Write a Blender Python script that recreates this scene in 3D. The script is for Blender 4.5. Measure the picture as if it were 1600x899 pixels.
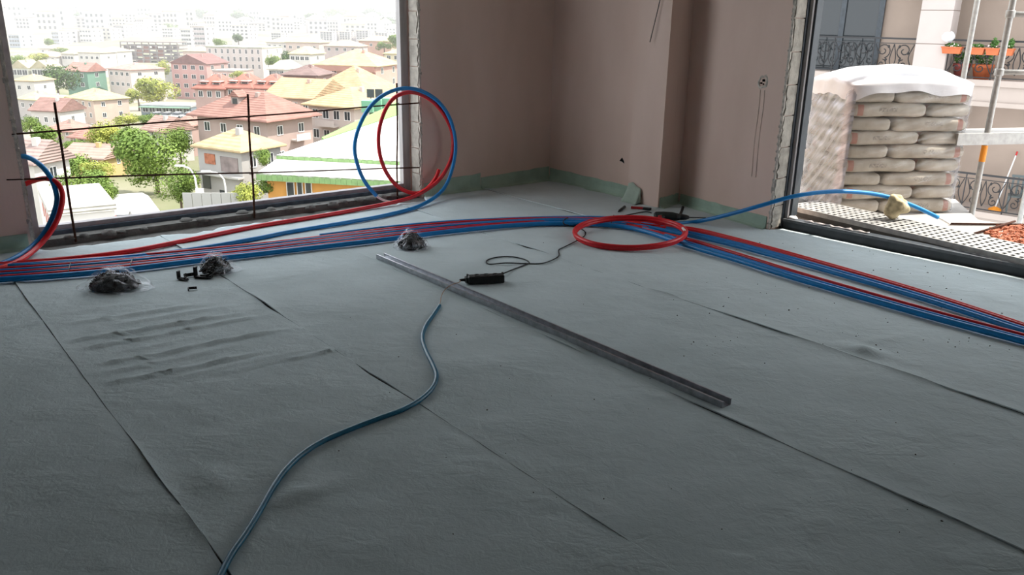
import bpy, bmesh, math, random
import numpy as np
from mathutils import Vector, Matrix

for _o in list(bpy.data.objects):
    bpy.data.objects.remove(_o)
SC = bpy.context.scene
COL = SC.collection
random.seed(7)
RNG = np.random.default_rng(7)

# ------------------------------------------------------------------ camera
F_PX, PITCH, ROLL, CAM_H = 1288.0, math.radians(18.06), math.radians(1.0), 1.57
CAM = Vector((0, 0, CAM_H))
_R, _U = Vector((1, 0, 0)), Vector((0, math.sin(PITCH), math.cos(PITCH)))
FWD = Vector((0, math.cos(PITCH), -math.sin(PITCH)))
RIGHT = _R * math.cos(ROLL) + _U * math.sin(ROLL)
UP = _U * math.cos(ROLL) - _R * math.sin(ROLL)
cam_data = bpy.data.cameras.new('camera')
cam_data.sensor_width = 36.0
cam_data.lens = F_PX * 36.0 / 1600.0
cam_data.clip_start, cam_data.clip_end = 0.05, 6000
cam = bpy.data.objects.new('camera', cam_data)
M3 = Matrix((RIGHT, UP, -FWD)).transposed()
cam.matrix_world = Matrix.Translation(CAM) @ M3.to_4x4()
COL.objects.link(cam)
SC.camera = cam

# ------------------------------------------------------------------ world, sun, exposure
world = bpy.data.worlds.new('hazy_sky')
SC.world = world
world.use_nodes = True
_nt = world.node_tree
_bg = _nt.nodes['Background']
_bg.inputs['Color'].default_value = (0.90, 0.95, 1.0, 1)
_bg.inputs['Strength'].default_value = 1.9
sun_data = bpy.data.lights.new('sun', 'SUN')
sun_data.energy = 5.4
sun_data.color = (1.0, 0.95, 0.86)
sun_data.angle = math.radians(0.6)
sun = bpy.data.objects.new('sun', sun_data)
SUN_EL, SUN_AZ = math.radians(58), math.radians(4)        # azimuth from +X towards +Y
_sd = Vector((math.cos(SUN_EL) * math.cos(SUN_AZ), math.cos(SUN_EL) * math.sin(SUN_AZ), math.sin(SUN_EL)))
sun.rotation_euler = _sd.to_track_quat('Z', 'Y').to_euler()
sun.location = (20, 0, 30)
COL.objects.link(sun)
SC.view_settings.view_transform = 'Standard'
SC.view_settings.look = 'None'
SC.view_settings.gamma = 1.0
SC.view_settings.use_curve_mapping = False
SC.view_settings.exposure = 0.66
try:
    SC.cycles.use_denoising = True
    SC.cycles.max_bounces = 8
    SC.cycles.diffuse_bounces = 5
    SC.cycles.transparent_max_bounces = 16
except Exception:
    pass

# ------------------------------------------------------------------ sight lines used for surveying the photograph
def ray(px, py):
    return RIGHT * ((px - 800) / F_PX) - UP * ((py - 449.5) / F_PX) + FWD
def fl(px, py, z=0.0):
    d = ray(px, py)
    return CAM + d * ((z - CAM_H) / d.z)
def at(px, py, y):
    d = ray(px, py)
    return CAM + d * (y / d.y)
def on_plane(px, py, p0, n):
    d = ray(px, py)
    p0, n = Vector(p0), Vector(n)
    return CAM + d * ((p0 - CAM).dot(n) / d.dot(n))

# ------------------------------------------------------------------ mesh helpers
class MB:
    def __init__(s):
        s.v, s.f = [], []
    def add(s, vs, fs):
        o = len(s.v)
        s.v += [tuple(p) for p in vs]
        s.f += [tuple(i + o for i in f) for f in fs]
        return s
    def box(s, c, size, rz=0.0, rot=None):
        hx, hy, hz = size[0] / 2, size[1] / 2, size[2] / 2
        m = rot if rot is not None else Matrix.Rotation(rz, 3, 'Z')
        c = Vector(c)
        vs = [c + m @ Vector((x * hx, y * hy, z * hz)) for z in (-1, 1) for y in (-1, 1) for x in (-1, 1)]
        return s.add(vs, [(0, 2, 3, 1), (4, 5, 7, 6), (0, 1, 5, 4), (2, 6, 7, 3), (0, 4, 6, 2), (1, 3, 7, 5)])
    def prism(s, poly, z0, z1):
        n = len(poly)
        a = sum(poly[i][0] * poly[(i + 1) % n][1] - poly[(i + 1) % n][0] * poly[i][1] for i in range(n))
        if a < 0:
            poly = poly[::-1]
        vs = [(p[0], p[1], z0) for p in poly] + [(p[0], p[1], z1) for p in poly]
        fs = [tuple(range(n - 1, -1, -1)), tuple(range(n, 2 * n))]
        fs += [(i, (i + 1) % n, n + (i + 1) % n, n + i) for i in range(n)]
        return s.add(vs, fs)
    def tube(s, pts, r, k=8, cap=True):
        pts = [Vector(p) for p in pts]
        n = len(pts)
        rr = r if isinstance(r, (list, tuple)) else [r] * n
        up = Vector((0, 0, 1))
        vs, fs = [], []
        prev = None
        for i, p in enumerate(pts):
            t = (pts[min(i + 1, n - 1)] - pts[max(i - 1, 0)]).normalized()
            if prev is None:
                a = up if abs(t.z) < 0.9 else Vector((1, 0, 0))
                x = (a - t * a.dot(t)).normalized()
            else:
                x = (prev - t * prev.dot(t)).normalized()
            prev = x
            y = t.cross(x)
            for j in range(k):
                q = 2 * math.pi * j / k
                vs.append(p + (x * math.cos(q) + y * math.sin(q)) * rr[i])
        for i in range(n - 1):
            for j in range(k):
                fs.append((i * k + j, i * k + (j + 1) % k, (i + 1) * k + (j + 1) % k, (i + 1) * k + j))
        if cap:
            fs.append(tuple(range(k - 1, -1, -1)))
            fs.append(tuple((n - 1) * k + j for j in range(k)))
        return s.add(vs, fs)
    def lathe(s, prof, c=(0, 0, 0), k=14, rot=None):
        c = Vector(c)
        vs, fs = [], []
        for (r, z) in prof:
            for j in range(k):
                q = 2 * math.pi * j / k
                p = Vector((r * math.cos(q), r * math.sin(q), z))
                vs.append(c + (rot @ p if rot is not None else p))
        m = len(prof)
        for i in range(m - 1):
            for j in range(k):
                fs.append((i * k + j, i * k + (j + 1) % k, (i + 1) * k + (j + 1) % k, (i + 1) * k + j))
        fs.append(tuple(range(k - 1, -1, -1)))
        fs.append(tuple((m - 1) * k + j for j in range(k)))
        return s.add(vs, fs)
    def grid(s, X, Y, Z):
        n, m = X.shape
        o = len(s.v)
        s.v += list(zip(X.ravel().tolist(), Y.ravel().tolist(), Z.ravel().tolist()))
        for i in range(n - 1):
            for j in range(m - 1):
                a = o + i * m + j
                s.f.append((a, a + 1, a + m + 1, a + m))
        return s
    def mesh(s, name, m, smooth=False):
        me = bpy.data.meshes.new(name)
        me.from_pydata(s.v, [], s.f)
        if m is not None:
            me.materials.append(m)
        if smooth:
            me.polygons.foreach_set('use_smooth', [True] * len(me.polygons))
        me.update()
        return me
    def build(s, name, m, parent=None, smooth=False, bevel=0.0):
        return link(name, s.mesh(name, m, smooth), parent, bevel)

def link(name, me, parent=None, bevel=0.0):
    o = bpy.data.objects.new(name, me)
    COL.objects.link(o)
    if parent is not None:
        o.parent = parent
    if bevel > 0:
        b = o.modifiers.new('bevel', 'BEVEL')
        b.width, b.segments, b.limit_method = bevel, 2, 'ANGLE'
    return o
def empty(name, loc=(0, 0, 0), rz=0.0):
    o = bpy.data.objects.new(name, None)
    o.location = loc
    o.rotation_euler = (0, 0, rz)
    COL.objects.link(o)
    return o
def tag(o, label=None, cat=None, group=None, kind=None):
    if label: o['label'] = label
    if cat: o['category'] = cat
    if group: o['group'] = group
    if kind: o['kind'] = kind
    return o
def struct(name, mb, m, **kw):
    return tag(mb.build(name, m, **kw), kind='structure')
def recalc(o):
    bm = bmesh.new(); bm.from_mesh(o.data)
    bmesh.ops.recalc_face_normals(bm, faces=bm.faces)
    bm.to_mesh(o.data); bm.free()
    return o
def spline(pts, per=8, closed=False):
    pts = [Vector(p) for p in pts]
    n = len(pts)
    out = []
    rng = range(n) if closed else range(n - 1)
    for i in rng:
        if closed:
            a, b, c, d = pts[(i - 1) % n], pts[i], pts[(i + 1) % n], pts[(i + 2) % n]
        else:
            a, b, c, d = pts[max(i - 1, 0)], pts[i], pts[i + 1], pts[min(i + 2, n - 1)]
        for k in range(per):
            t = k / per
            out.append(0.5 * ((2 * b) + (c - a) * t + (2 * a - 5 * b + 4 * c - d) * t * t + (3 * b - a - 3 * c + d) * t ** 3))
    if not closed:
        out.append(pts[-1])
    return out
def vnoise(x, y, seed=0):
    rs = np.random.default_rng(seed)
    L = rs.random((256, 256))
    xi, yi = np.floor(x).astype(int), np.floor(y).astype(int)
    fx, fy = x - xi, y - yi
    fx, fy = fx * fx * (3 - 2 * fx), fy * fy * (3 - 2 * fy)
    g = lambda a, b: L[a % 256, b % 256]
    return (g(xi, yi) * (1 - fx) + g(xi + 1, yi) * fx) * (1 - fy) + (g(xi, yi + 1) * (1 - fx) + g(xi + 1, yi + 1) * fx) * fy

# ------------------------------------------------------------------ materials
MATS = {}
def mat(name, col, rough=0.7, metal=0.0, var=0.0, vscale=6.0, col2=None, stretch=(1, 1, 1), bump=0.0, bscale=60.0, bdist=0.01, spec=0.4, alpha=1.0, trans=0.0, coord='Object', detail=6):
    if name in MATS:
        return MATS[name]
    m = bpy.data.materials.new(name)
    m.use_nodes = True
    nt = m.node_tree
    b = nt.nodes['Principled BSDF']
    b.inputs['Base Color'].default_value = (*col, 1)
    b.inputs['Roughness'].default_value = rough
    b.inputs['Metallic'].default_value = metal
    b.inputs['Specular IOR Level'].default_value = spec
    b.inputs['Alpha'].default_value = alpha
    b.inputs['Transmission Weight'].default_value = trans
    if var > 0 or bump > 0:
        tc = nt.nodes.new('ShaderNodeTexCoord')
        mp = nt.nodes.new('ShaderNodeMapping')
        mp.inputs['Scale'].default_value = stretch
        nt.links.new(tc.outputs[coord], mp.inputs['Vector'])
        if var > 0:
            n = nt.nodes.new('ShaderNodeTexNoise')
            n.inputs['Scale'].default_value = vscale
            n.inputs['Detail'].default_value = detail
            nt.links.new(mp.outputs[0], n.inputs['Vector'])
            cr = nt.nodes.new('ShaderNodeValToRGB')
            c2 = col2 or tuple(c * (1 - var) for c in col)
            cr.color_ramp.elements[0].position, cr.color_ramp.elements[1].position = 0.33, 0.67
            cr.color_ramp.elements[0].color = (*c2, 1)
            cr.color_ramp.elements[1].color = (*col, 1)
            nt.links.new(n.outputs['Fac'], cr.inputs['Fac'])
            nt.links.new(cr.outputs[0], b.inputs['Base Color'])
        if bump > 0:
            n2 = nt.nodes.new('ShaderNodeTexNoise')
            n2.inputs['Scale'].default_value = bscale
            n2.inputs['Detail'].default_value = 8
            nt.links.new(mp.outputs[0], n2.inputs['Vector'])
            bp = nt.nodes.new('ShaderNodeBump')
            bp.inputs['Strength'].default_value = bump
            bp.inputs['Distance'].default_value = bdist
            nt.links.new(n2.outputs['Fac'], bp.inputs['Height'])
            nt.links.new(bp.outputs[0], b.inputs['Normal'])
    MATS[name] = m
    return m

def film_mat(name, lo, hi, col, scale, stretch, rough=0.15, rot=(0, 0, 0), milky=0.3, bumps=0.6):
    """clear plastic film: streaky mix of see-through, glossy and milky"""
    m = bpy.data.materials.new(name)
    m.use_nodes = True
    nt = m.node_tree
    nt.nodes.remove(nt.nodes['Principled BSDF'])
    tr = nt.nodes.new('ShaderNodeBsdfTransparent')
    gl = nt.nodes.new('ShaderNodeBsdfGlossy'); gl.inputs['Roughness'].default_value = rough; gl.inputs['Color'].default_value = (*col, 1)
    df = nt.nodes.new('ShaderNodeBsdfDiffuse'); df.inputs['Color'].default_value = (*col, 1)
    tl = nt.nodes.new('ShaderNodeBsdfTranslucent'); tl.inputs['Color'].default_value = (*col, 1)
    md = nt.nodes.new('ShaderNodeMixShader'); md.inputs['Fac'].default_value = 0.35
    nt.links.new(df.outputs[0], md.inputs[1]); nt.links.new(tl.outputs[0], md.inputs[2])
    mg = nt.nodes.new('ShaderNodeMixShader'); mg.inputs['Fac'].default_value = milky
    nt.links.new(gl.outputs[0], mg.inputs[1]); nt.links.new(md.outputs[0], mg.inputs[2])
    tc = nt.nodes.new('ShaderNodeTexCoord')
    mr0 = nt.nodes.new('ShaderNodeMapping'); mr0.inputs['Rotation'].default_value = rot
    mp = nt.nodes.new('ShaderNodeMapping'); mp.inputs['Scale'].default_value = stretch
    n = nt.nodes.new('ShaderNodeTexNoise')
    n.inputs['Scale'].default_value = scale
    n.inputs['Detail'].default_value = 5
    nt.links.new(tc.outputs['Object'], mr0.inputs['Vector'])
    nt.links.new(mr0.outputs[0], mp.inputs['Vector'])
    nt.links.new(mp.outputs[0], n.inputs['Vector'])
    mr = nt.nodes.new('ShaderNodeMapRange')
    mr.inputs['From Min'].default_value, mr.inputs['From Max'].default_value = 0.36, 0.68
    mr.inputs['To Min'].default_value, mr.inputs['To Max'].default_value = lo, hi
    nt.links.new(n.outputs['Fac'], mr.inputs['Value'])
    mx = nt.nodes.new('ShaderNodeMixShader')
    nt.links.new(mr.outputs[0], mx.inputs['Fac']); nt.links.new(tr.outputs[0], mx.inputs[1]); nt.links.new(mg.outputs[0], mx.inputs[2])
    bp = nt.nodes.new('ShaderNodeBump')
    bp.inputs['Strength'].default_value = bumps
    bp.inputs['Distance'].default_value = 0.02
    nt.links.new(n.outputs['Fac'], bp.inputs['Height'])
    nt.links.new(bp.outputs[0], gl.inputs['Normal']); nt.links.new(bp.outputs[0], df.inputs['Normal'])
    nt.links.new(mx.outputs[0], nt.nodes['Material Output'].inputs['Surface'])
    return m

plaster = mat('plaster', (0.80, 0.625, 0.54), 0.9, var=0.2, vscale=2.2, col2=(0.72, 0.55, 0.465), stretch=(1, 1, 0.35), bump=0.25, bscale=45, bdist=0.004, spec=0.15)
concrete = mat('concrete', (0.20, 0.20, 0.19), 0.95, var=0.4, vscale=9, bump=0.6, bscale=50, bdist=0.01, spec=0.1)
block_m = mat('aerated_block', (0.50, 0.46, 0.40), 0.95, var=0.35, vscale=14, bump=0.7, bscale=70, bdist=0.006, spec=0.1)
ceil_m = mat('ceiling_concrete', (0.36, 0.345, 0.33), 0.9, var=0.1, vscale=3, spec=0.1)
alu_dark = mat('dark_frame', (0.055, 0.065, 0.075), 0.45, var=0.3, vscale=12, spec=0.4)
alu_grey = mat('grey_frame', (0.30, 0.30, 0.31), 0.5, metal=0.2, var=0.25, vscale=18)
zinc = mat('galvanised_steel', (0.52, 0.54, 0.58), 0.33, metal=0.85, var=0.3, vscale=30, bump=0.1, bscale=80, bdist=0.002)
rust = mat('rusty_rebar', (0.085, 0.04, 0.028), 0.9, var=0.5, vscale=60, bump=0.5, bscale=220, bdist=0.002, spec=0.1)
pipe_blue = mat('blue_pipe', (0.006, 0.24, 0.62), 0.34, var=0.15, vscale=20, spec=0.45)
pipe_red = mat('red_pipe', (0.70, 0.012, 0.022), 0.34, var=0.12, vscale=20, spec=0.45)
pipe_white = mat('white_pipe_core', (0.80, 0.78, 0.76), 0.4)
hose_m = mat('teal_hose', (0.008, 0.17, 0.30), 0.4, var=0.25, vscale=25, spec=0.5)
black_pl = mat('black_plastic', (0.012, 0.012, 0.013), 0.5, var=0.3, vscale=40, spec=0.4)
rubber = mat('black_cable', (0.016, 0.018, 0.02), 0.6)
wire_m = mat('copper_wire', (0.28, 0.19, 0.13), 0.5, metal=0.3)

# felt underlay: mint green fleece with soft relief and foot-prints
def felt_material(name, col, col2):
    m = bpy.data.materials.new(name)
    m.use_nodes = True
    nt = m.node_tree
    L = nt.links.new
    b = nt.nodes['Principled BSDF']
    b.inputs['Roughness'].default_value = 0.95
    b.inputs['Specular IOR Level'].default_value = 0.12
    tc = nt.nodes.new('ShaderNodeTexCoord')
    n1 = nt.nodes.new('ShaderNodeTexNoise'); n1.inputs['Scale'].default_value = 1.7; n1.inputs['Detail'].default_value = 9; n1.inputs['Roughness'].default_value = 0.62
    L(tc.outputs['Object'], n1.inputs['Vector'])
    cr = nt.nodes.new('ShaderNodeValToRGB')
    cr.color_ramp.elements[0].position, cr.color_ramp.elements[1].position = 0.36, 0.62
    cr.color_ramp.elements[0].color, cr.color_ramp.elements[1].color = (*col2, 1), (*col, 1)
    L(n1.outputs['Fac'], cr.inputs['Fac'])
    L(cr.outputs[0], b.inputs['Base Color'])
    # fleece grain
    n2 = nt.nodes.new('ShaderNodeTexNoise'); n2.inputs['Scale'].default_value = 120; n2.inputs['Detail'].default_value = 4
    L(tc.outputs['Object'], n2.inputs['Vector'])
    # creases and shoe-sole marks
    mp = nt.nodes.new('ShaderNodeMapping'); mp.inputs['Rotation'].default_value = (0, 0, 0.5); mp.inputs['Scale'].default_value = (7, 15, 9)
    L(tc.outputs['Object'], mp.inputs['Vector'])
    n3 = nt.nodes.new('ShaderNodeTexNoise'); n3.inputs['Scale'].default_value = 1.0; n3.inputs['Detail'].default_value = 5; n3.inputs['Distortion'].default_value = 0.6
    L(mp.outputs[0], n3.inputs['Vector'])
    n4 = nt.nodes.new('ShaderNodeTexNoise'); n4.inputs['Scale'].default_value = 2.6; n4.inputs['Detail'].default_value = 2
    L(tc.outputs['Object'], n4.inputs['Vector'])
    msk = nt.nodes.new('ShaderNodeMapRange'); msk.inputs['From Min'].default_value, msk.inputs['From Max'].default_value = 0.46, 0.62
    L(n4.outputs['Fac'], msk.inputs['Value'])
    mul = nt.nodes.new('ShaderNodeMath'); mul.operation = 'MULTIPLY'
    L(n3.outputs['Fac'], mul.inputs[0]); L(msk.outputs[0], mul.inputs[1])
    # pressed smudges
    n5 = nt.nodes.new('ShaderNodeTexNoise'); n5.inputs['Scale'].default_value = 19; n5.inputs['Detail'].default_value = 6; n5.inputs['Distortion'].default_value = 0.8
    L(tc.outputs['Object'], n5.inputs['Vector'])
    b1 = nt.nodes.new('ShaderNodeBump'); b1.inputs['Strength'].default_value = 0.35; b1.inputs['Distance'].default_value = 0.0025
    L(n2.outputs['Fac'], b1.inputs['Height'])
    b2 = nt.nodes.new('ShaderNodeBump'); b2.inputs['Strength'].default_value = 0.6; b2.inputs['Distance'].default_value = 0.010
    L(mul.outputs[0], b2.inputs['Height']); L(b1.outputs[0], b2.inputs['Normal'])
    b3 = nt.nodes.new('ShaderNodeBump'); b3.inputs['Strength'].default_value = 0.55; b3.inputs['Distance'].default_value = 0.006
    L(n5.outputs['Fac'], b3.inputs['Height']); L(b2.outputs[0], b3.inputs['Normal'])
    L(b3.outputs[0], b.inputs['Normal'])
    return m
felt_m = felt_material('mint_felt', (0.585, 0.67, 0.695), (0.52, 0.60, 0.62))
felt_green = mat('green_felt', (0.42, 0.56, 0.46), 0.95, var=0.2, vscale=8, bump=0.4, bscale=90, bdist=0.004, spec=0.1)

# ------------------------------------------------------------------ plan of the room (metres, camera over the origin)
FZ = 0.011                                            # top of the felt
CEIL = 2.75
CORNER = Vector((0.36, 8.35, 0))
UA = Vector((math.cos(math.radians(38.25)), math.sin(math.radians(38.25)), 0)); NA = Vector((-UA.y, UA.x, 0))
def pa(s, o=0.0, z=0.0):
    return CORNER + UA * s + NA * o + Vector((0, 0, z))
B1_END, COL_L, COL_R = Vector((1.10, 7.47, 0)), Vector((1.035, 7.40, 0)), Vector((1.265, 7.10, 0))
REC = Vector((1.49, 7.345, 0)); J0 = Vector((2.03, 6.37, 0))
UB = Vector((0.69, -0.7238, 0)); NB = Vector((0.7238, 0.69, 0))
S0 = Vector((2.16, 6.45, 0))                           # inner line of the door sill
def pb(s, o=0.0, z=0.0):
    return S0 + UB * s + NB * o + Vector((0, 0, z))
def s_on_a(px, py, o=0.0):                              # where a sight line meets wall A
    p = on_plane(px, py, pa(0, o), NA)
    return (p - CORNER).dot(UA)
WL, WR = s_on_a(44, 330), s_on_a(659, 300)             # window opening along wall A
B_LEN = 2.9
LINT = 2.5
P_LEFT = pa(-9.0); P_BACKL = P_LEFT + Vector((0.632, -0.775, 0)) * 8.0; P_RIGHT = pb(7.0, -0.1)
WT = 0.25
xy = lambda p: (p[0], p[1])

# floor slab
m = MB().prism([xy(pa(-9.3, WT)), xy(pa(0.3, WT)), xy(REC + NB * 0.5), xy(pb(-0.3, 2.25)), xy(pb(0.5, 2.25)), xy(pb(0.95, 1.52)), xy(pb(7.2, 1.52)), xy(P_RIGHT + Vector((0.2, -0.3, 0))), xy(P_BACKL + Vector((0, -0.3, 0)))], -0.25, 0.0)
struct('floor', m, concrete)
# ceiling with the balcony slab above the door
m = MB().prism([xy(pa(-9.3, WT)), xy(pa(0.0, WT)), xy(B1_END + NB * 0.3), xy(pb(-0.6, 1.25)), xy(pb(7.2, 1.25)), xy(P_RIGHT + Vector((0.2, -0.3, 0))), xy(P_BACKL + Vector((0, -0.3, 0)))], CEIL, CEIL + 0.25)
struct('ceiling', m, ceil_m)
# wall A: the window wall
m = MB()
m.prism([xy(pa(-9.0)), xy(pa(WL)), xy(pa(WL, WT)), xy(pa(-9.0, WT))], 0, CEIL)
m.prism([xy(pa(WL)), xy(pa(WR)), xy(pa(WR, WT)), xy(pa(WL, WT))], LINT, CEIL)
m.prism([xy(pa(WR)), xy(pa(0.0)), xy(pa(0.25, WT)), xy(pa(WR, WT))], 0, CEIL)
wall_left = struct('wall_left', m, plaster)
# wall B1, behind the pier
m = MB().prism([xy(CORNER), xy(B1_END), xy(COL_R + Vector((0.12, 0.13, 0))), xy(B1_END + NB * 0.35), xy(pa(0.25, WT))], 0, CEIL)
struct('wall_back', m, plaster)
# the pier
m = MB().prism([xy(B1_END - Vector((0.005, 0.005, 0))), xy(COL_L), xy(COL_R), xy(REC), xy(REC + NB * 0.2), xy(B1_END + NB * 0.3)], 0, CEIL)
struct('wall_pier', m, plaster)
# wall B2 up to the balcony door, and beyond the door
m = MB()
jr = (S0 - J0)
m.prism([xy(REC), xy(J0), xy(J0 + NB * 0.30), xy(REC + NB * 0.45), xy(REC + NB * 0.2)], 0, CEIL)
e0, e1 = pb(B_LEN), P_RIGHT
m.prism([xy(e0), xy(e1), xy(e1 + NB * 0.3), xy(e0 + NB * 0.3)], 0, CEIL)
m.prism([xy(J0 + UB * 0.0), xy(e0), xy(e0 + NB * 0.28), xy(J0 + NB * 0.28)], 2.6, CEIL)
wall_right = struct('wall_right', m, plaster)
m = MB().prism([xy(P_LEFT), xy(P_BACKL), xy(P_BACKL + Vector((-0.25, -0.2, 0))), xy(P_LEFT + Vector((-0.25, -0.2, 0)))], 0, CEIL)
m.prism([xy(P_BACKL), xy(P_RIGHT), xy(P_RIGHT + Vector((0.15, -0.25, 0))), xy(P_BACKL + Vector((0.15, -0.25, 0)))], 0, CEIL)
struct('wall_front', m, concrete)

# broken block ends showing in the two reveals
def block_row(parent, base, out, along, depth, zs, seed):
    r = random.Random(seed)
    for i in range(len(zs) - 1):
        z0, z1 = zs[i] + 0.004, zs[i + 1] - 0.004
        nn = 9
        mb = MB()
        vs = []
        for k in range(nn + 1):
            z = z0 + (z1 - z0) * k / nn
            e = r.uniform(-0.016, 0.010)
            a = base + along * (0.012 + r.uniform(0, 0.004)) + out * (0.012 + e)
            bq = base + along * (0.012 + r.uniform(0, 0.004)) + out * depth
            c = base - along * 0.02 + out * depth
            d = base - along * 0.02 + out * (0.012 + e)
            vs += [(p.x, p.y, z) for p in (a, bq, c, d)]
        fs = []
        for k in range(nn):
            for j in range(4):
                fs.append((k * 4 + j, k * 4 + (j + 1) % 4, k * 4 + 4 + (j + 1) % 4, k * 4 + 4 + j))
        fs += [(3, 2, 1, 0), (nn * 4, nn * 4 + 1, nn * 4 + 2, nn * 4 + 3)]
        mb.add(vs, fs)
        recalc(mb.build('block', block_m, parent))
block_row(wall_left, pa(WR), NA, -UA, 0.14, [0.02, 0.22, 0.45, 0.68, 0.92, 1.16, 1.39, 1.62, 1.86, 2.1, 2.3, 2.49], 3)
block_row(wall_right, J0, NB, UB, 0.16, [0.02, 0.20, 0.42, 0.66, 0.90, 1.13, 1.37, 1.61, 1.85, 2.09, 2.33, 2.58], 5)
block_row(wall_left, pa(WL), NA, UA, 0.12, [0.02, 0.24, 0.47, 0.70, 0.94, 1.18, 1.41, 1.64, 1.88, 2.1, 2.3, 2.49], 8)
# ragged plaster lips along the reveals
def lip(parent, base, inward, along, h, seed):
    r = random.Random(seed)
    mb = MB(); vs = []; n = 70
    for k in range(n + 1):
        z = 0.02 + h * k / n
        w = r.uniform(0.002, 0.012)
        for p in (base + inward * 0.003 + along * w, base - inward * 0.02 + along * w * 0.7, base - inward * 0.02 - along * 0.02, base + inward * 0.001 - along * 0.012):
            vs.append((p.x, p.y, z))
    fs = [(k * 4 + j, k * 4 + (j + 1) % 4, k * 4 + 4 + (j + 1) % 4, k * 4 + 4 + j) for k in range(n) for j in range(4)]
    mb.add(vs, fs + [(3, 2, 1, 0), (n * 4, n * 4 + 1, n * 4 + 2, n * 4 + 3)])
    return recalc(mb.build('plaster_edge', mat('plaster_edge', (0.74, 0.68, 0.60), 0.95, var=0.4, vscale=40, bump=0.6, bscale=120, bdist=0.005, spec=0.1), parent))
lip(wall_left, pa(WR), -NA, -UA, 2.45, 1)
lip(wall_left, pa(WL), -NA, UA, 2.45, 2)
lip(wall_right, J0, -NB, UB, 2.55, 4)

# window 1: frame without glass in wall A
w1 = tag(empty('window_1', pa((WL + WR) / 2, 0.2)), kind='structure')
w1i = Matrix.Translation(-w1.location)
def w1part(name, mb, m, **kw):
    o = mb.build(name, m, w1, **kw)
    o.matrix_parent_inverse = w1i
    return o
fo = 0.17
sl, sr = WL - 0.005, WR - 0.012
fr = MB()
fr.prism([xy(pa(sl, fo)), xy(pa(sl + 0.075, fo)), xy(pa(sl + 0.075, fo + 0.07)), xy(pa(sl, fo + 0.07))], 0.0, LINT)
w1part('frame_jamb', fr, mat('frame_face', (0.44, 0.41, 0.42), 0.5, var=0.3, vscale=14), bevel=0.004)
fr = MB()
fr.prism([xy(pa(sr - 0.075, fo)), xy(pa(sr, fo)), xy(pa(sr, fo + 0.07)), xy(pa(sr - 0.075, fo + 0.07))], 0.0, LINT)
w1part('frame_jamb', fr, mat('frame_film', (0.50, 0.47, 0.46), 0.5, var=0.35, vscale=20, stretch=(1, 1, 0.1)), bevel=0.004)
fr = MB()
fr.prism([xy(pa(sl + 0.075, fo)), xy(pa(sr - 0.075, fo)), xy(pa(sr - 0.075, fo + 0.07)), xy(pa(sl + 0.075, fo + 0.07))], 0.0, 0.115)
w1part('frame_sill', fr, mat('frame_face', ()), bevel=0.004)
fr = MB()
fr.prism([xy(pa(sl + 0.08, fo - 0.022)), xy(pa(sr - 0.08, fo - 0.022)), xy(pa(sr - 0.08, fo - 0.002)), xy(pa(sl + 0.08, fo - 0.002))], 0.004, 0.082)
w1part('membrane_strip', fr, mat('blue_grey_membrane', (0.10, 0.135, 0.175), 0.6, var=0.4, vscale=15))
# concrete kerb under the frame with lumps of mortar
fr = MB()
fr.prism([xy(pa(sl + 0.02, 0.03)), xy(pa(sr - 0.02, 0.03)), xy(pa(sr - 0.02, fo - 0.024)), xy(pa(sl + 0.02, fo - 0.024))], 0.0, 0.05)
w1part('kerb', fr, concrete)
for k in range(26):
    s = sl + 0.1 + (sr - sl - 0.2) * (k + random.random() * 0.7) / 26
    rr = random.uniform(0.02, 0.055)
    prof = [(rr, 0.0), (rr * random.uniform(0.85, 1.0), rr * 0.35), (rr * 0.55, rr * 0.62), (rr * 0.1, rr * 0.7)]
    mb = MB().lathe(prof, k=7)
    mb.v = [(x * random.uniform(0.8, 1.3), y * random.uniform(0.8, 1.2), z) for x, y, z in mb.v]
    o = mb.build('mortar_lump', concrete, w1, smooth=True)
    o.matrix_parent_inverse = w1i
    o.location = pa(s, random.uniform(0.02, 0.10), 0.035)
    o.rotation_euler.z = random.uniform(0, 6)

# window 2: balcony door frame, without its leaves
w2 = tag(empty('window_2', S0), kind='structure')
w2i = Matrix.Translation(-w2.location)
def w2part(name, mb, m, **kw):
    o = mb.build(name, m, w2, **kw)
    o.matrix_parent_inverse = w2i
    return o
def bp(s0, s1, o0, o1, z0, z1):
    return MB().prism([xy(pb(s0, o0)), xy(pb(s1, o0)), xy(pb(s1, o1)), xy(pb(s0, o1))], z0, z1)
w2part('frame_sill', bp(0.0, B_LEN, 0.0, 0.10, 0.0, 0.085), alu_dark, bevel=0.006)
w2part('sill_lip', bp(0.0, B_LEN, -0.006, 0.012, 0.068, 0.088), mat('sill_edge', (0.13, 0.14, 0.15), 0.4, var=0.3, vscale=30))
w2part('frame_jamb', bp(-0.06, -0.01, 0.00, 0.05, 0.0, 2.6), alu_dark, bevel=0.004)
w2part('sealing_strip', bp(-0.01, 0.018, 0.03, 0.055, 0.086, 2.6), mat('frame_film', ()), bevel=0.002)
w2part('outer_jamb', bp(-0.012, 0.035, 0.056, 0.15, 0.10, 2.6), alu_dark, bevel=0.004)
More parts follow.
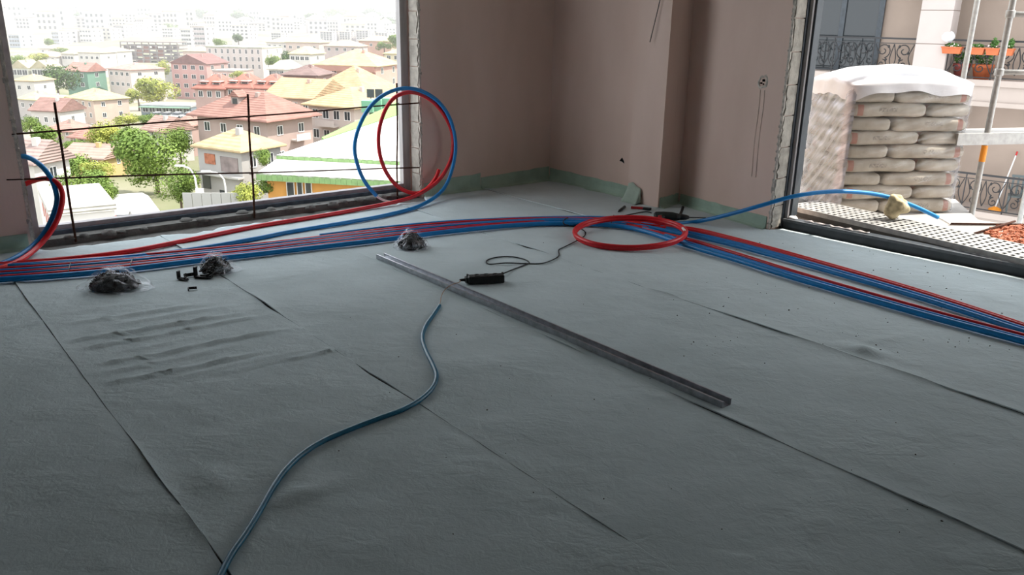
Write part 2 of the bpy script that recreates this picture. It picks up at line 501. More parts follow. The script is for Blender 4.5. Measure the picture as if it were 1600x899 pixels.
# ------------------------------------------------------------------ felt underlay strips
SU, SV = np.array([0.632, -0.775]), np.array([0.775, 0.632])
def uv(p): return float(p[0] * SU[0] + p[1] * SU[1]), float(p[0] * SV[0] + p[1] * SV[1])
def uA(v): return -6.244 + (v - 5.556) * 0.0164
_bpts = sorted([uv(CORNER), uv(B1_END), uv(COL_L), uv(COL_R), (uv(COL_R)[0] + 0.006, uv(REC)[1] - 0.008), uv(J0), (uv(pb(0.02))[0] + .02, uv(pb(0.0))[1]), uv(pb(1.0)), uv(pb(2.5)), uv(pb(B_LEN)), uv(P_RIGHT)])
_bu, _bv = [p[0] for p in _bpts], [p[1] for p in _bpts]
wl_v, wr_v = uv(pa(WL))[1], uv(pa(WR))[1]
SEAMS = [-1.35, -0.345, 0.655, 1.70, 2.645, 3.69, 4.72, None]
FELT_LABELS = ['plain strip of mint felt out of the way on the far left side', 'mint felt strip left of the dark gaping seam at lower left',
               'mint felt strip with parallel wrinkles in front of the black clip bags', 'mint felt strip crossed by the teal hose, left of the steel channel',
               'mint felt strip that the steel channel lies along', 'mint felt strip with slits, holding the black cable loop', 'mint felt strip under the pipes beside the balcony door sill']
for k in range(7):
    v0, v1 = SEAMS[k], SEAMS[k + 1]
    du = 0.022 if k in (2, 3, 4) else 0.028
    U = np.arange(0, 1.0001, du / 6.8)
    nv = 46 if k else 12
    T = np.linspace(0, 1, nv)
    # finer near both edges
    T = 0.5 - 0.5 * np.cos(T * math.pi)
    uu, tt = np.meshgrid(U, T, indexing='ij')
    vv0 = np.full_like(uu, v0)
    # two passes: u depends on v at the window wall
    u_end = 1.2
    vr = v0 + tt * ((v1 if v1 is not None else 5.5) - v0)
    ua0 = uA(vr) + 0.012
    inwin = np.clip((vr - wl_v) / 0.05, 0, 1) * np.clip((wr_v - vr) / 0.05, 0, 1)
    rag = 0.05 + 0.10 * vnoise(vr * 5, vr * 0 + 3.3, 11) + 0.05 * vnoise(vr * 17, vr * 0 + 8.1, 12)
    ua0 = ua0 + inwin * rag
    u = ua0 + uu * (u_end - ua0)
    wob = lambda sd: 0.006 * (vnoise(u * 2.2, u * 0 + sd, sd) - 0.5) + 0.004 * (vnoise(u * 9, u * 0 + sd, sd + 1) - 0.5)
    gap = lambda sd: -0.004 + 0.016 * np.clip(vnoise(u * 2.6, u * 0 + sd, sd + 5) - 0.5, 0, 1) * 2
    lo = v0 + wob(k * 3 + 20)
    if v1 is None:
        hi = np.interp(u, _bu, _bv) - 0.012 - 0.03 * vnoise(u * 6, u * 0, 77) * (u > uv(J0)[0])
    else:
        hi = v1 + wob((k + 1) * 3 + 20) - gap(k * 3)
    v = lo + tt * (hi - lo)
    X, Y = u * SU[0] + v * SV[0], u * SU[1] + v * SV[1]
    z = FZ - 0.003 + 0.004 * vnoise(u * 3.1, v * 3.1, 31 + k) + 0.0028 * vnoise(u * 11, v * 14, 41 + k) + 0.0016 * vnoise(u * 27, v * 31, 51)
    d0, d1 = v - lo, hi - v
    if k:
        lift = np.clip(vnoise(u * 2.1, u * 0 + k, 61 + k) - 0.45, 0, 1) * 0.022
        z = z + lift * np.exp(-d0 / 0.035)
        z = z - 0.001 * np.exp(-d1 / 0.03)
        lift2 = np.clip(vnoise(u * 3.3, u * 0 + k, 81 + k) - 0.72, 0, 1) * 0.05
        z = z + lift2 * np.exp(-d1 / 0.02)
    if k == 2:      # the parallel wrinkles and the cross cut
        for (ur, sl_, am, va, vb, wd) in [(-4.78, 0.14, 0.005, 0.7, 1.25, 0.035), (-4.60, 0.15, 0.009, 0.68, 1.5, 0.026), (-4.47, 0.13, 0.007, 0.9, 1.72, 0.022), (-4.34, 0.16, 0.013, 0.66, 1.6, 0.020),
                                          (-4.20, 0.12, 0.011, 0.66, 1.72, 0.016), (-4.08, 0.14, 0.006, 0.8, 1.3, 0.024), (-3.96, 0.15, 0.012, 0.70, 1.72, 0.018), (-3.84, 0.12, 0.007, 0.66, 1.4, 0.022), (-3.70, 0.13, 0.010, 0.68, 1.5, 0.020), (-3.60, 0.10, 0.005, 0.8, 1.7, 0.02)]:
            du_ = u - (ur + sl_ * (v - 0.7) + 0.05 * (vnoise(v * 3, v * 0 + ur, 91) - 0.5))
            z = z + 1.1 * am * np.exp(-(du_ / (wd * 0.72)) ** 2) * np.clip((v - va) / 0.12, 0, 1) * np.clip((vb - v) / 0.25, 0, 1) * (0.5 + vnoise(u * 2, v * 4, 92))
        cut = (u - (-3.49 + 0.10 * (v - 1.15) + 0.03 * (vnoise(v * 9, v * 0, 93) - 0.5)))
        z = z + np.where(cut < 0, 0.012 * np.exp(cut / 0.016), -0.002 * np.exp(-cut / 0.02)) * np.clip((v - 0.75) / 0.2, 0, 1) * np.clip((vnoise(v * 4, v * 0, 95) - 0.2) * 2, 0.1, 1)
        z = z + 0.013 * np.exp(-(((u + 2.62) / 0.10) ** 2 + ((v - 0.80) / 0.07) ** 2)) + 0.014 * np.exp(-(((u + 2.35) / 0.05) ** 2 + ((v - 1.0) / 0.12) ** 2))
    if k == 1:
        cut = u + 4.72 + 0.02 * (vnoise(v * 8, v * 0, 94) - 0.5)
        z = z + np.where(cut > 0, 0.014 * np.exp(-cut / 0.03), -0.002)
    if k == 5:      # folded corner near the pipes
        z = z + 0.03 * np.exp(-(((u + 1.86) / 0.07) ** 2 + ((v - 3.80) / 0.06) ** 2)) + 0.012 * np.exp(-np.abs(u + 2.0 - (v - 3.7) * 0.35) / 0.02) * np.clip(1 - np.abs(v - 4.0) / 0.35, 0, 1)
    if k in (3, 4):
        z = z + 0.006 * np.clip(np.sin(u * 9 + 5 * vnoise(u * 0.8, v * 1.2, 101)), 0, 1) * np.clip(vnoise(u * 1.1, v * 1.3, 102) - 0.5, 0, 1) * 2
    z = np.maximum(z, 0.004)
    mb = MB().grid(X, Y, z)
    # thickness: skirt along the long edges
    nU, nT = X.shape
    for j, flip in ((0, False), (nT - 1, True)):
        o = len(mb.v)
        for i in range(nU):
            mb.v.append((float(X[i, j]), float(Y[i, j]), max(float(z[i, j]) - 0.007, 0.0005)))
        for i in range(nU - 1):
            a, b_, c, d = i * nT + j, (i + 1) * nT + j, o + i + 1, o + i
            mb.f.append((a, b_, c, d) if not flip else (d, c, b_, a))
    o = len(mb.v)
    for j in range(nT):
        mb.v.append((float(X[0, j]), float(Y[0, j]), 0.0005))
    for j in range(nT - 1):
        mb.f.append((j, o + j, o + j + 1, j + 1))
    ob = mb.build('felt_strip', felt_m, smooth=True)
    ob.data.polygons.foreach_set('use_smooth', [True] * len(ob.data.polygons))
    tag(ob, FELT_LABELS[k], 'felt', 'felt underlay strips on the floor')

def upturn(a, b, inward, h0, h1, label, seed, n=26):
    a, b = Vector(a), Vector(b)
    r = random.Random(seed)
    nv = np.array([vnoise(np.array([i * 0.45]), np.array([seed * 1.7]), seed)[0] for i in range(n + 1)])
    vs, fs = [], []
    for i in range(n + 1):
        t = i / n
        p = a.lerp(b, t)
        h = h0 + (h1 - h0) * t + 0.012 * (nv[i] - 0.5)
        bow = 0.004 + 0.006 * nv[(i * 3) % (n + 1)]
        prof = [(0.05, FZ + 0.001), (0.028, FZ + 0.007), (0.014, 0.032), (bow, h * 0.6), (bow + 0.001, h), (0.001, h), (0.001, 0.004), (0.05, 0.006)]
        for (dd, z) in prof:
            q = p + inward * dd
            vs.append((q.x, q.y, z))
    k = 8
    for i in range(n):
        for j in range(k):
            fs.append((i * k + j, i * k + (j + 1) % k, (i + 1) * k + (j + 1) % k, (i + 1) * k + j))
    fs += [tuple(range(k - 1, -1, -1)), tuple(n * k + j for j in range(k))]
    o = recalc(MB().add(vs, fs).build('felt_upturn', felt_green))
    return tag(o, label, 'felt', 'felt turned up at the wall foot')
nb1 = Vector((B1_END - CORNER).normalized()); nb1 = Vector((nb1.y, -nb1.x, 0)); nb1 = nb1 if nb1.dot(-CORNER) > 0 else -nb1
nb2 = Vector((J0 - REC).normalized()); nb2 = Vector((nb2.y, -nb2.x, 0)); nb2 = nb2 if nb2.dot(-REC) > 0 else -nb2
npc = Vector((REC - COL_R).normalized()); nps = Vector((npc.y, -npc.x, 0)); nps = nps
upturn(pa(WR + 0.02), pa(-0.87), -NA, 0.135, 0.165, 'green felt edge turned up on the wall right of the window', 1)
upturn(pa(-0.86), pa(-0.012), -NA, 0.125, 0.15, 'green felt edge turned up in the shaded corner, left face', 2)
upturn(CORNER + (B1_END - CORNER) * 0.012, B1_END - (B1_END - CORNER) * 0.02, nb1, 0.14, 0.12, 'green felt edge turned up along the back wall left of the pier', 3)
upturn(COL_R + npc * 0.02, REC - npc * 0.02, nps, 0.10, 0.10, 'dark green felt edge turned up in the recess behind the drill', 4)
upturn(REC + (J0 - REC) * 0.03, J0 - (J0 - REC) * 0.03, nb2, 0.10, 0.11, 'green felt edge turned up right of the drill by the balcony door', 5)
upturn(pa(-7.5), pa(WL - 0.03), -NA, 0.12, 0.12, 'green felt edge turned up at far left beside the window', 6)
# the torn flap leaning on the pier
fx = (COL_R - COL_L).normalized(); fin = Vector((fx.y, -fx.x, 0)); fin = fin if fin.dot(-COL_L) > 0 else -fin
vs, fs = [], []
outl = [(0.0, 0.02), (0.006, 0.10), (0.03, 0.155), (0.075, 0.165), (0.12, 0.138), (0.165, 0.132), (0.185, 0.11), (0.19, 0.06), (0.188, 0.02)]
n, mrow = len(outl), 6
for j in range(mrow + 1):
    for (a_, h_) in outl:
        t = j / mrow
        q = COL_L + fx * (a_ - 0.012 + 0.01 * t) + fin * (0.014 + 0.06 * (1 - t) ** 1.2 + 0.006 * math.sin(a_ * 40))
        vs.append((q.x, q.y, FZ + 0.002 + (h_ * 1.15 - 0.01) * t))
for j in range(mrow):
    for i in range(n - 1):
        fs.append((j * n + i, j * n + i + 1, (j + 1) * n + i + 1, (j + 1) * n + i))
o = MB().add(vs, fs).build('felt_flap', mat('pale_green_felt', (0.46, 0.56, 0.47), 0.95, var=0.15, vscale=10, bump=0.3, bscale=90, bdist=0.004), smooth=True)
sm = o.modifiers.new('thickness', 'SOLIDIFY'); sm.thickness = 0.006
tag(o, 'torn square flap of pale felt leaning on the pier foot', 'felt')

# specks of mortar and crumbs on the felt
mb = MB()
for i in range(170):
    px, py = random.uniform(1050, 1600), random.uniform(372, 560)
    if i > 120: px, py = random.uniform(500, 1500), random.uniform(380, 860)
    p = fl(px, py, FZ)
    if (p - S0).dot(NB) > -0.12: continue
    r_ = random.uniform(0.001, 0.004) if i <= 120 else random.uniform(0.001, 0.003)
    mb.box((p.x, p.y, FZ + 0.003 + r_ * 0.5), (r_ * random.uniform(1, 2.4), r_ * random.uniform(1, 2), r_), random.uniform(0, 3))
tag(mb.build('crumbs', mat('crumbs', (0.06, 0.055, 0.045), 0.9)), 'dark crumbs of mortar scattered on the felt near the balcony door', 'crumbs', kind='stuff')

# ------------------------------------------------------------------ rebar guard across the window
g = tag(empty('rebar_guard', pa((WL + WR) / 2, 0.02)), 'rusty reinforcing bars tied as a guard across the open window', 'guard rail')
gi = Matrix.Translation(-g.location)
def bar(name, a, b, r, wig=0.004):
    a, b = Vector(a), Vector(b)
    pts = []
    n = 24
    for i in range(n + 1):
        t = i / n
        p = a.lerp(b, t)
        p += Vector((math.sin(t * 7 + a.x * 3), math.cos(t * 5 + a.z * 3), math.sin(t * 9 + a.y))) * wig * math.sin(math.pi * t)
        pts.append(p)
    rr = [r * (1.06 if i % 2 else 0.96) for i in range(n + 1)]
    o = MB().tube(pts, rr, 8).build(name, rust, g, smooth=True)
    o.matrix_parent_inverse = gi
PO = 0.02
def pw(px, py, o=PO): return on_plane(px, py, pa(0, o), NA)
def foot(px, py):
    q = pw(px, py); return Vector((q.x, q.y, 0.012))
bar('upright_rod', foot(120, 386), pw(85, 160), 0.0085)
bar('upright_rod', foot(398, 344), pw(387, 147), 0.0085)
bar('upright_rod', foot(621, 312), pw(620, 130), 0.0075)
for px1, py1, px2, py2 in [(18, 210, 655, 161), (10, 281, 655, 262)]:
    a, b = pw(px1, py1, PO - 0.017), pw(px2, py2, PO - 0.017)
    bar('cross_rod', a, b, 0.006)
for px, py in [(92, 206), (388, 183), (621, 162), (106, 277), (393, 272), (621, 263)]:
    q = pw(px, py, PO - 0.008)
    pts = [q + (UA * math.cos(t) + NA * 0.6 * math.sin(t)) * 0.017 + Vector((0, 0, (t - 6) * 0.001)) for t in np.linspace(0, 12.5, 22)]
    o = MB().tube(pts, 0.0016, 5).build('tie_wire', rust, g); o.matrix_parent_inverse = gi

# ------------------------------------------------------------------ pipes
def F(px, py, z=None, r=0.0125): return fl(px, py, FZ + 0.006 + r if z is None else z)
def pipe(name, pts, r, m, label, group=None, per=8, cat='pipe'):
    o = MB().tube(spline(pts, per), r, 10).build(name, m, smooth=True)
    return tag(o, label, cat, group)
def interp(tab, x):
    return float(np.interp(x, [t[0] for t in tab], [t[1] for t in tab]))
FR = [(-150, 449), (0, 437), (100, 430), (205, 420), (300, 409), (400, 398), (500, 386), (600, 374), (700, 362), (800, 353), (880, 350), (960, 353), (1010, 362)]
BK = [(-150, 424), (0, 412), (100, 406), (200, 399), (300, 391), (400, 381), (500, 369), (600, 357), (700, 348), (800, 343), (880, 341), (960, 342), (1010, 347)]
FR_R = [(1075, 384), (1150, 406), (1230, 431), (1330, 460), (1450, 494), (1600, 534), (1720, 566)]
BK_R = [(1075, 364), (1150, 381), (1250, 408), (1400, 451), (1500, 482), (1600, 515), (1720, 553)]
XS = [-150, -60, 0, 60, 130, 205, 300, 400, 500, 600, 700, 800, 880, 960, 1010]
lanes = [(0.00, 'b', 'f', 0, 0.0185), (0.17, 'r', 'f', -9.5, 0.0135), (0.29, 'b', 'f', -5, 0.0115), (0.41, 'r', 'b', -7.5, 0.013), (0.53, 'b', 'b', 3.5, 0.0155),
         (0.65, 'r', 'b', -5, 0.013), (0.77, 'b', 'b', -1, 0.0125), (0.90, 'r', 'x', 0, 0.0145)]
LANE_LABEL = ['thick blue pipe along the near edge of the floor bundle', 'red pipe just behind the near blue pipe of the bundle', 'blue pipe hidden between the first red pipes of the bundle',
              'red pipe in the middle of the bundle turning to the far right branch', 'blue pipe in the middle of the bundle leading into the far right branch', 'red pipe on top of the far right branch of the bundle',
              'thin blue pipe at the back of the bundle', 'rearmost red pipe of the floor bundle, ending behind the ring']
for i, (fr_, c, br, dy, r) in enumerate(lanes):
    pts = []
    for x in XS:
        y = interp(FR, x) * (1 - fr_) + interp(BK, x) * fr_
        y += 0.6 * math.sin(x * 0.013 + i * 1.9)
        pts.append(F(x, y, r=r))
    if br == 'f':
        pts += [F(x, y + dy, r=r) for x, y in FR_R]
    elif br == 'b':
        pts += [F(x, y + dy, r=r) for x, y in BK_R]
    else:
        pts += [F(1060, 352, r=r)]
    pts.insert(0, pts[0] + (pts[0] - pts[1]).normalized() * 1.9)
    if br != 'x': pts.append(pts[-1] + (pts[-1] - pts[-2]).normalized() * 1.8)
    name = 'blue_pipe' if c == 'b' else 'red_pipe'
    pipe(name, pts, r, pipe_blue if c == 'b' else pipe_red, LANE_LABEL[i], 'heating pipes in the floor bundle')
# blue pipe to the balcony
pts = [F(x, interp(BK, x) - 0.5) for x in (500, 600, 700, 800, 880, 960)] + [F(1030, 349.5)]
pts += [on_plane(px, py, p0, (0, 1, 0)) for px, py, p0 in [(1085, 347, (0, 6.55, 0)), (1140, 335, (0, 6.35, 0)), (1190, 321, (0, 6.2, 0)), (1240, 307, (0, 6.15, 0)), (1290, 300, (0, 6.2, 0)), (1335, 300, (0, 6.25, 0)), (1380, 306, (0, 6.3, 0)), (1425, 321, (0, 6.3, 0)), (1466, 340, (0, 6.28, 0))]]
o = pipe('blue_pipe', pts, 0.0165, pipe_blue, 'blue pipe arching out of the room over the balcony sill', 'heating pipes in the floor bundle')
tip = spline([pts[-1], on_plane(1475, 344.5, (0, 6.27, 0), (0, 1, 0)), on_plane(1484, 350, (0, 6.26, 0), (0, 1, 0))], 4)
MB().tube(tip, 0.0095, 10).build('white_core', pipe_white, o, smooth=True)
# foam lump on that pipe
q = on_plane(1400, 322, (0, 6.3, 0), (0, 1, 0))
bm = bmesh.new(); bmesh.ops.create_icosphere(bm, subdivisions=4, radius=1.0)
for v_ in bm.verts:
    nn = v_.co.normalized()
    k_ = 1 + 0.16 * math.sin(nn.x * 3.4 + 1) * math.sin(nn.y * 4) + 0.14 * math.sin(nn.z * 4.3 + nn.x * 3) + 0.05 * math.sin(nn.y * 9 + nn.z * 8)
    v_.co = Vector((nn.x * 0.083, nn.y * 0.07, nn.z * 0.095)) * k_
me = bpy.data.meshes.new('foam_lump'); bm.to_mesh(me); bm.free()
me.materials.append(mat('yellow_foam', (0.66, 0.55, 0.34), 0.9, var=0.45, vscale=22, bump=0.6, bscale=40, bdist=0.01))
me.polygons.foreach_set('use_smooth', [True] * len(me.polygons))
o = link('foam_lump', me); o.location = q
tag(o, 'lump of yellowish builder foam stuck around the blue pipe outside', 'foam')

# red and blue loops at the right end of the window
LP = 0.0
def clampz(q, px, py):
    return fl(px, py, FZ + 0.024) if q.z < FZ + 0.024 else q
def loop_pt(px, py, o=-0.10): return clampz(on_plane(px, py, pa(0, o), NA), px, py)
red = [F(x, y) for x, y in [(-100, 421), (0, 413.5), (100, 405), (200, 393), (300, 374), (400, 354), (480, 341), (550, 329)]]
red += [loop_pt(620, 315, -0.19), loop_pt(655, 303, -0.17), loop_pt(686, 281, -0.15), loop_pt(704, 250, -0.13), loop_pt(708, 218, -0.12), loop_pt(700, 190, -0.11), loop_pt(680, 162, -0.10), loop_pt(650, 145, -0.09),
        loop_pt(622, 149, -0.08), loop_pt(604, 168, -0.07), loop_pt(593, 200, -0.07), loop_pt(592, 232, -0.08), loop_pt(600, 262, -0.09), loop_pt(614, 284, -0.10), loop_pt(632, 298, -0.12), loop_pt(652, 302, -0.14), loop_pt(668, 294, -0.115), loop_pt(680, 279, -0.10), loop_pt(686, 265, -0.09)]
red.insert(0, red[0] + (red[0] - red[1]).normalized() * 1.6)
pipe('red_pipe', red, 0.0175, pipe_red, 'red pipe curling into a standing loop at the window corner', 'looped pipe ends')
blue = [F(x, y) for x, y in [(-100, 425), (0, 417), (100, 410), (200, 402), (300, 390), (400, 373), (450, 363), (540, 348), (600, 337)]]
blue += [loop_pt(655, 322, -0.26), loop_pt(690, 299, -0.22), loop_pt(706, 266, -0.18), loop_pt(712, 226, -0.155), loop_pt(704, 188, -0.145), loop_pt(686, 160, -0.135), loop_pt(660, 143, -0.125), loop_pt(632, 138, -0.115), loop_pt(604, 146, -0.11),
         loop_pt(580, 165, -0.11), loop_pt(562, 196, -0.11), loop_pt(554, 230, -0.11), loop_pt(560, 262, -0.12), loop_pt(572, 287, -0.13), loop_pt(588, 306, -0.14)]
blue.insert(0, blue[0] + (blue[0] - blue[1]).normalized() * 1.6)
o = pipe('blue_pipe', blue, 0.0165, pipe_blue, 'blue pipe curling into the wider standing loop at the window corner', 'looped pipe ends')
tip = spline([blue[-1], loop_pt(598, 312.5, -0.145), loop_pt(611, 316, -0.15)], 4)
MB().tube(tip, 0.0095, 10).build('white_core', pipe_white, o, smooth=True)
# loops at far left, leaving through the window
def lp2(px, py, o): return clampz(on_plane(px, py, pa(0, o), NA), px, py)
b2 = [F(-160, 445), F(-80, 432), F(-20, 419), lp2(20, 405, -0.20), lp2(52, 384, -0.14), lp2(75, 355, -0.08), lp2(88, 320, -0.04), lp2(87, 298, -0.02), lp2(78, 276, 0.0), lp2(62, 257, 0.05), lp2(40, 245, 0.15), lp2(10, 246, 0.30), lp2(-20, 262, 0.40)]
b2.insert(0, b2[0] + (b2[0] - b2[1]).normalized() * 1.6)
pipe('blue_pipe', b2, 0.0175, pipe_blue, 'blue pipe rising in an arc at the left window edge', 'looped pipe ends')
r2 = [F(-160, 448), F(-80, 437), F(-20, 424), lp2(25, 410, -0.23), lp2(60, 385, -0.17), lp2(86, 351, -0.11), lp2(97, 318, -0.07), lp2(96, 297, -0.04), lp2(87, 284, -0.02), lp2(72, 279, 0.02), lp2(55, 282, 0.10), lp2(35, 290, 0.2), lp2(10, 305, 0.3)]
r2.insert(0, r2[0] + (r2[0] - r2[1]).normalized() * 1.6)
pipe('red_pipe', r2, 0.0175, pipe_red, 'red pipe rising in an arc at the left window edge', 'looped pipe ends')
# red ring lying on the floor
cen = (fl(985, 365) ); a0, b0 = F(897, 362), F(1072, 367)
L_, R_, T_, Bm_ = F(898, 363, 0.05), F(1071, 366, 0.06), F(985, 343, 0.07), F(985, 389, 0.03)
ce = (L_ + R_ + T_ + Bm_) / 4
ax, ay = (R_ - L_) / 2, (T_ - Bm_) / 2
ring = []
for i in range(0, 59):
    t = -0.15 + i / 58 * 2 * math.pi * 2.0
    k_ = 1.0 + (0.012 if t > 6.2 else -0.004) - max(0, t - 11.9) * 0.05
    q = ce + ax * math.cos(t) * k_ + ay * math.sin(t) * k_
    ring.append(Vector((q.x, q.y, 0.045 + 0.026 * math.sin(t) + 0.012 * math.cos(t) + 0.0245 * (i / 58) * 1.3)))
o = pipe('pipe_ring', ring, 0.0155, pipe_red, 'red pipe coiled into a ring lying over the bundle', per=3, cat='pipe coil')
d_ = (ring[-1] - ring[-2]).normalized()
inw = (ce - ring[-1]); inw.z = 0; inw.normalize()
MB().tube([ring[-1], ring[-1] + d_ * 0.05 + inw * 0.012, ring[-1] + d_ * 0.10 + inw * 0.035], 0.0095, 10).build('white_core', pipe_white, o, smooth=True)
# cable ties round the bundle
for tx, f0, f1 in [(205, -0.12, 0.45), (108, -0.12, 0.45), (955, -0.25, 1.05)]:
    a = F(tx, interp(FR, tx) * (1 - f0) + interp(BK, tx) * f0, FZ + 0.004); b = F(tx + 4, interp(FR, tx) * (1 - f1) + interp(BK, tx) * f1, FZ + 0.004)
    zt = Vector((0, 0, 0.042))
    loop = [a, a + zt * 0.8, a.lerp(b, 0.15) + zt, a.lerp(b, 0.85) + zt * 0.9, b + zt * 0.6, b]
    o = MB().tube(loop, 0.0032, 6).build('cable_tie', black_pl)
    tag(o, {205: 'black cable tie round the pipe bundle behind the clips', 108: 'black cable tie round the pipe bundle behind the leftmost bag', 955: 'black cable tie round the pipe bundle inside the red ring'}[tx], 'cable tie', 'cable ties on the pipe bundle')

# ------------------------------------------------------------------ steel channel on the floor
a, b = fl(588, 405, FZ), fl(1128, 640, FZ)
dr = (b - a).normalized(); side = Vector((-dr.y, dr.x, 0)); side = side if side.y > 0 else -side
W, H, T, LIPW = 0.062, 0.030, 0.0025, 0.007
sec = [(0, 0), (W, 0), (W, H), (W - LIPW, H), (W - LIPW, H - T), (W - T, H - T), (W - T, T), (W * 0.66, T), (W * 0.64, T + 0.002), (W * 0.36, T + 0.002), (W * 0.34, T), (T, T), (T, H - T), (LIPW, H - T), (LIPW, H), (0, H)]
ch = tag(empty('steel_channel', a), 'long galvanised steel stud channel lying across the felt', 'channel')
vs, fs = [], []
NSEG = 12
for i in range(NSEG + 1):
    for (s_, z_) in sec:
        q = dr * ((b - a).length * i / NSEG) + side * s_
        vs.append((q.x, q.y, 0.004 + z_))
k = len(sec)
for i in range(NSEG):
    for j in range(k):
        fs.append((i * k + j, i * k + (j + 1) % k, (i + 1) * k + (j + 1) % k, (i + 1) * k + j))
fs += [tuple(range(k - 1, -1, -1)), tuple(NSEG * k + j for j in range(k))]
recalc(MB().add(vs, fs).build('profile', zinc, ch))
mb = MB()
for i in range(40):
    q = dr * ((b - a).length * (i + 0.5) / 40) - side * 0.0004
    mb.box((q.x, q.y, 0.004 + H * 0.5), (0.03, 0.001, 0.004), math.atan2(dr.y, dr.x))
mb.build('embossing', zinc, ch)

# ------------------------------------------------------------------ black junction box, cable and teal hose
c0, c1 = fl(731, 440, 0.03), fl(787, 437, 0.03)
bx = tag(empty('power_socket', ((c0.x + c1.x) / 2, (c0.y + c1.y) / 2, FZ + 0.004), math.atan2(c1.y - c0.y, c1.x - c0.x)), 'black plastic trailing socket lying beside the steel channel', 'socket')
Lb = (c1 - c0).length
MB().box((0, 0, 0.026), (Lb, 0.062, 0.050)).build('body', black_pl, bx, bevel=0.007)
MB().box((-Lb / 2 - 0.008, 0, 0.026), (0.02, 0.044, 0.036)).build('end_cap', black_pl, bx, bevel=0.004)
MB().lathe([(0.011, 0), (0.009, 0.02), (0.007, 0.04)], (-Lb / 2 - 0.012, 0, 0.026), 10, Matrix.Rotation(-math.pi / 2, 3, 'Y')).build('strain_relief', black_pl, bx, smooth=True)
for i in range(3):
    MB().lathe([(0.021, 0), (0.021, 0.004), (0.017, 0.0045), (0.016, 0.001)], (-0.055 + i * 0.058, 0, 0.0505), 16).build('socket_well', mat('dark_grey_plastic', (0.03, 0.03, 0.032), 0.6), bx, smooth=True)
for sx in (-1, 1):
    MB().box((sx * Lb * 0.49, 0.024, 0.026), (0.012, 0.02, 0.056)).build('latch', black_pl, bx, bevel=0.002)
MB().box((Lb / 2 + 0.001, 0.0, 0.03), (0.002, 0.016, 0.012)).build('tab', mat('white_plastic', (0.7, 0.7, 0.7), 0.5), bx)
cr = 0.0042
cp = [fl(781, 430, 0.03), fl(800, 422, 0.02)] + [fl(x, y, FZ + 0.008) for x, y in [(818, 415), (827, 411), (818, 405), (795, 401), (772, 403), (760, 408), (765, 413), (790, 413), (818, 412), (845, 412), (862, 407), (873, 400), (873, 391), (880, 387), (900, 377)]] + [fl(912, 370, 0.016), fl(915, 364, 0.016), fl(908, 358, 0.016), fl(890, 353, 0.018), fl(882, 350.5, 0.055), fl(880, 346, 0.062), fl(885, 341.5, 0.055), fl(893, 340, 0.02), fl(915, 341, 0.02), fl(950, 342, 0.02), fl(980, 336, 0.018), fl(1008, 331, 0.018), fl(1018, 333, 0.02)]
cp = [q if i != 9 else q + Vector((0, 0, 0.008)) for i, q in enumerate(cp)]
pipe('power_cable', cp, cr, rubber, 'thin black power cable looping from the socket to the drill', cat='cable')
wp = [bx.matrix_basis @ Vector((-Lb / 2 - 0.05, 0, 0.026)), fl(718, 441, 0.05), fl(706, 445, 0.055), fl(696, 452, 0.048), fl(690, 462, 0.03), fl(688, 472, 0.022), fl(686, 480, FZ + 0.014)]
pipe('bare_wire', wp, 0.0028, wire_m, 'brownish bare wire bridging the channel from socket to hose', cat='wire')
hp = [fl(x, y, FZ + 0.012) for x, y in [(687, 478), (676, 494), (664, 512), (660, 530), (666, 550), (676, 570), (682, 588), (676, 606), (658, 624), (630, 640), (595, 653), (555, 668), (510, 687), (475, 708), (446, 735), (425, 765), (405, 800), (385, 833), (362, 866), (344, 900), (325, 940)]]
pipe('teal_hose', hp, 0.0105, hose_m, 'thin teal hose snaking over the felt to the foreground', cat='hose')
